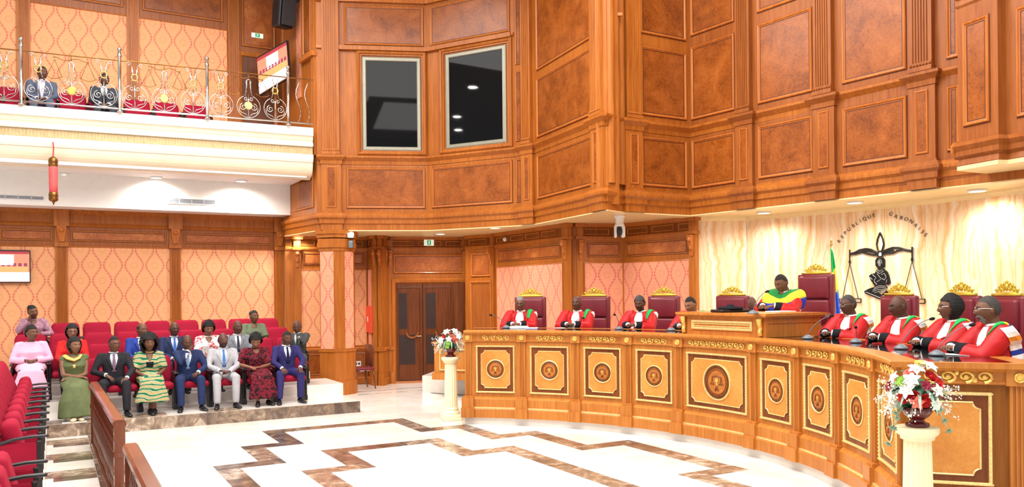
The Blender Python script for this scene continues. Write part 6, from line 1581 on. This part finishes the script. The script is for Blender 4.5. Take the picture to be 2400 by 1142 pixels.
def rose(t, c, d, s, mat):
    R = Vector(d).normalized().to_track_quat('Z', 'Y').to_matrix(); m = MB()
    for q, (r, h, n) in enumerate(((.3, .75, 3), (.6, .65, 5), (.95, .5, 6))):
        for k in range(n):
            a0 = 2 * pi * (k + .37 * q) / n; rows = []
            for i in range(4):
                z = h * i / 3; rr = r * (.45 + .55 * sin(pi / 2 * i / 3)) * (1 + .08 * i)
                rows.append([Vector(c) + R @ (Vector((rr * cos(a0 + e), rr * sin(a0 + e), z - .1)) * s) for e in (-.62, -.3, 0, .3, .62)])
            m.loft(rows, False, False)
    m.ell(Vector(c) + R @ Vector((0, 0, s * .2)), (s * .4, s * .4, s * .35), 8, 6, R); m.build('rose', mat, t, True)
def blade(t, c, d, L, w, mat, droop=.3, name='leaf'):
    d = Vector(d).normalized(); x = d.cross(Vector((0, 0, 1))).normalized(); m = MB(); rows = []
    for i in range(8):
        k = i / 7; ww = w * sin(pi * (.06 + .92 * k)); p = Vector(c) + d * (L * k) - Vector((0, 0, droop * L * k * k))
        rows.append([p - x * ww + Vector((0, 0, .25 * ww)), p, p + x * ww + Vector((0, 0, .25 * ww))])
    m.loft(rows, False, False); m.build(name, mat, t, True)
def bouquet(x, y, rz, label, seed, near):
    rnd = random.Random(seed); t = thing('flower_arrangement', label, 'flowers', (x, y, 1.067), rz)
    m = MB()
    prof = [(.0, 0), (.085, 0), (.09, .012), (.085, .03), (.06, .036), (.05, .05), (.055, .06), (.09, .085), (.112, .12), (.118, .15), (.11, .155), (.1, .14), (0, .13)]
    m.lathe(prof, n=28); m.build('urn', M_URN, t, True)
    m = MB(); m.ell((0, 0, .25), (.11, .11, .13), 12, 8); m.build('moss', M_LEAF, t, True)
    for k in range(46 if near else 26):
        a = rnd.uniform(-pi, pi); e = rnd.uniform(-.4, 1.1); zz = rnd.random(); q_ = .05 + .05 * sin(pi * zz); blade(t, (q_ * cos(a), q_ * sin(a), .17 + .24 * zz), (cos(a), sin(a), e), rnd.uniform(.1, .16), .034, rnd.choice([M_LEAF, M_LEAF, M_LEAFP]), .5)
    for a, L in ((-2.0, .2), (-1.5, .24), (-1.15, .26), (-.3, .2), (-2.8, .22), (-2.4, .2)): blade(t, (.09 * cos(a), .09 * sin(a), .3), (cos(a) * .55, sin(a) * .55, .15), L, .014, M_LEAFP, .9)
    # the camera side is local -y
    if near: spec = [('l', -.03, .36, M_PET), ('l', .0, .43, M_PET), ('l', -.055, .3, M_PET), ('r', .09, .4, M_ROSE), ('r', -.085, .25, M_ROSE), ('r', .05, .23, M_ROSE), ('m', .05, .33, M_MAG), ('o', .11, .3, M_PET), ('o', .1, .21, M_PET), ('m', -.16, .31, M_MAG), ('r', -.04, .42, M_CORAL), ('o', .0, .22, M_CORAL), ('y', -.09, .35, M_LIME), ('y', .02, .47, M_YEL), ('l', .07, .45, M_PET), ('o', -.13, .37, M_PET), ('o', -.14, .24, M_PET), ('r', .14, .35, M_ROSE), ('r', -.02, .25, M_ROSE)]
    else: spec = [('l', -.05, .4, M_PET), ('l', .06, .41, M_PET), ('l', .1, .34, M_PET), ('r', -.1, .34, M_ROSE), ('r', .03, .33, M_CORAL), ('r', .08, .28, M_CORAL), ('y', -.03, .25, M_LIME), ('y', -.04, .2, M_LIME), ('l', -.12, .28, M_PET), ('r', .1, .4, M_ROSE), ('o', -.02, .3, M_PET)]
    for kd, px, pz, mt in spec:
        dy = -sqrt(max(.01, .2 ** 2 - px ** 2 - (pz - .28) ** 2)); d = (px * 2.2, dy * 1.4, (pz - .25) * 1.6)
        if kd == 'l': lily(t, (px, dy, pz), d, .075, mt, M_YEL)
        elif kd == 'o': lily(t, (px, dy, pz), d, .062, mt, M_CORAL, 'orchid', 5)
        elif kd == 'm': lily(t, (px, dy, pz), d, .05, mt, M_MAG, 'magenta_bloom', 7)
        elif kd == 'y': lily(t, (px, dy, pz), d, .05, mt, M_LIME, 'green_bloom', 8)
        else: rose(t, (px, dy, pz), d, .046, mt)
    for k in range(5):                                      # blooms on the far side
        a = rnd.uniform(.3, pi - .3); (rose if k % 2 else lily)(*((t, (.15 * cos(a), .15 * sin(a), rnd.uniform(.25, .4)), (cos(a), sin(a), .4), .046, M_ROSE) if k % 2 else (t, (.15 * cos(a), .15 * sin(a), rnd.uniform(.25, .4)), (cos(a), sin(a), .4), .07, M_PET, M_YEL)))
    m = MB(); m2 = MB()
    for k in range(60):
        a = rnd.uniform(-pi, pi) if k > 12 else rnd.choice([-2.7, -.4]) + rnd.uniform(-.5, .5); e = rnd.uniform(-.2, 1.1); L = rnd.uniform(.16, .25); p0 = Vector((.05 * cos(a), .05 * sin(a), .22)); pts = []
        for i in range(6): q = i / 5; pts.append(p0 + Vector((cos(a) * L * q, sin(a) * L * q, e * L * q - .1 * q * q)))
        m.tube(pts, .0018, 4)
        for i in range(5): m2.ell(pts[-1] + Vector((rnd.uniform(-.025, .025), rnd.uniform(-.025, .025), rnd.uniform(-.025, .025))), (.006, .006, .006), 5, 3)
    m.build('filler_stems', M_STEM, t, kind='stuff'); m2.build('filler_buds', M_PET, t, kind='stuff')
    for sx, drop in (((-.19, -.33), (.2, -.2), (-.15, -.2)) if near else ((-.12, -.12), (.11, -.14), (.15, -.1))):
        m = MB(); pts = [Vector((sx * k ** .6, -.08 - .03 * sin(k * 3), .22 + .06 * sin(pi * min(1, k * 1.6)) + drop * k * k)) for k in [i / 9 for i in range(10)]]
        m.tube(pts, .004, 5); m.build('trailing_stem', M_STEM, t, True)
        for q in (5, 7, 9): lily(t, pts[q], (sx, -.4, -.3), .03, M_LEAFP, M_LEAFP, 'stem_blossom', 5)
rzc = lambda x, y: atan2(-x, y)
bouquet(-1.05, 13.72, rzc(-1.05, 13.72), 'white, red and coral flower arrangement in a burgundy urn on the far pedestal', 3, False)
bouquet(3.17, 6.36, rzc(3.17, 6.36), 'white lily and red rose arrangement in a burgundy urn on the near pedestal', 8, True)
# wooden chair half hidden behind the column
t = thing('wooden_chair', 'dark wooden chair mostly hidden behind the wallpapered column', 'chair', (-3.42, 18.3, 0), 2.2)
for sx in (-1, 1):
    for sy in (-1, 1):
        m = MB(); m.tube([(sx * .2, sy * .2, .45), (sx * .21, sy * .22, .2), (sx * .2, sy * .25, 0)], [.024, .02, .014], 6); m.build('leg', W_RAIL, t, True)
m = MB(); m.rbox((0, 0, .46), (.46, .46, .06), .02, 2); m.build('seat', M_LEATHER, t, True)
m = MB(); m.rbox((0, -.21, .75), (.42, .04, .5), .015, 1); m.build('backrest', W_RAIL, t, True)
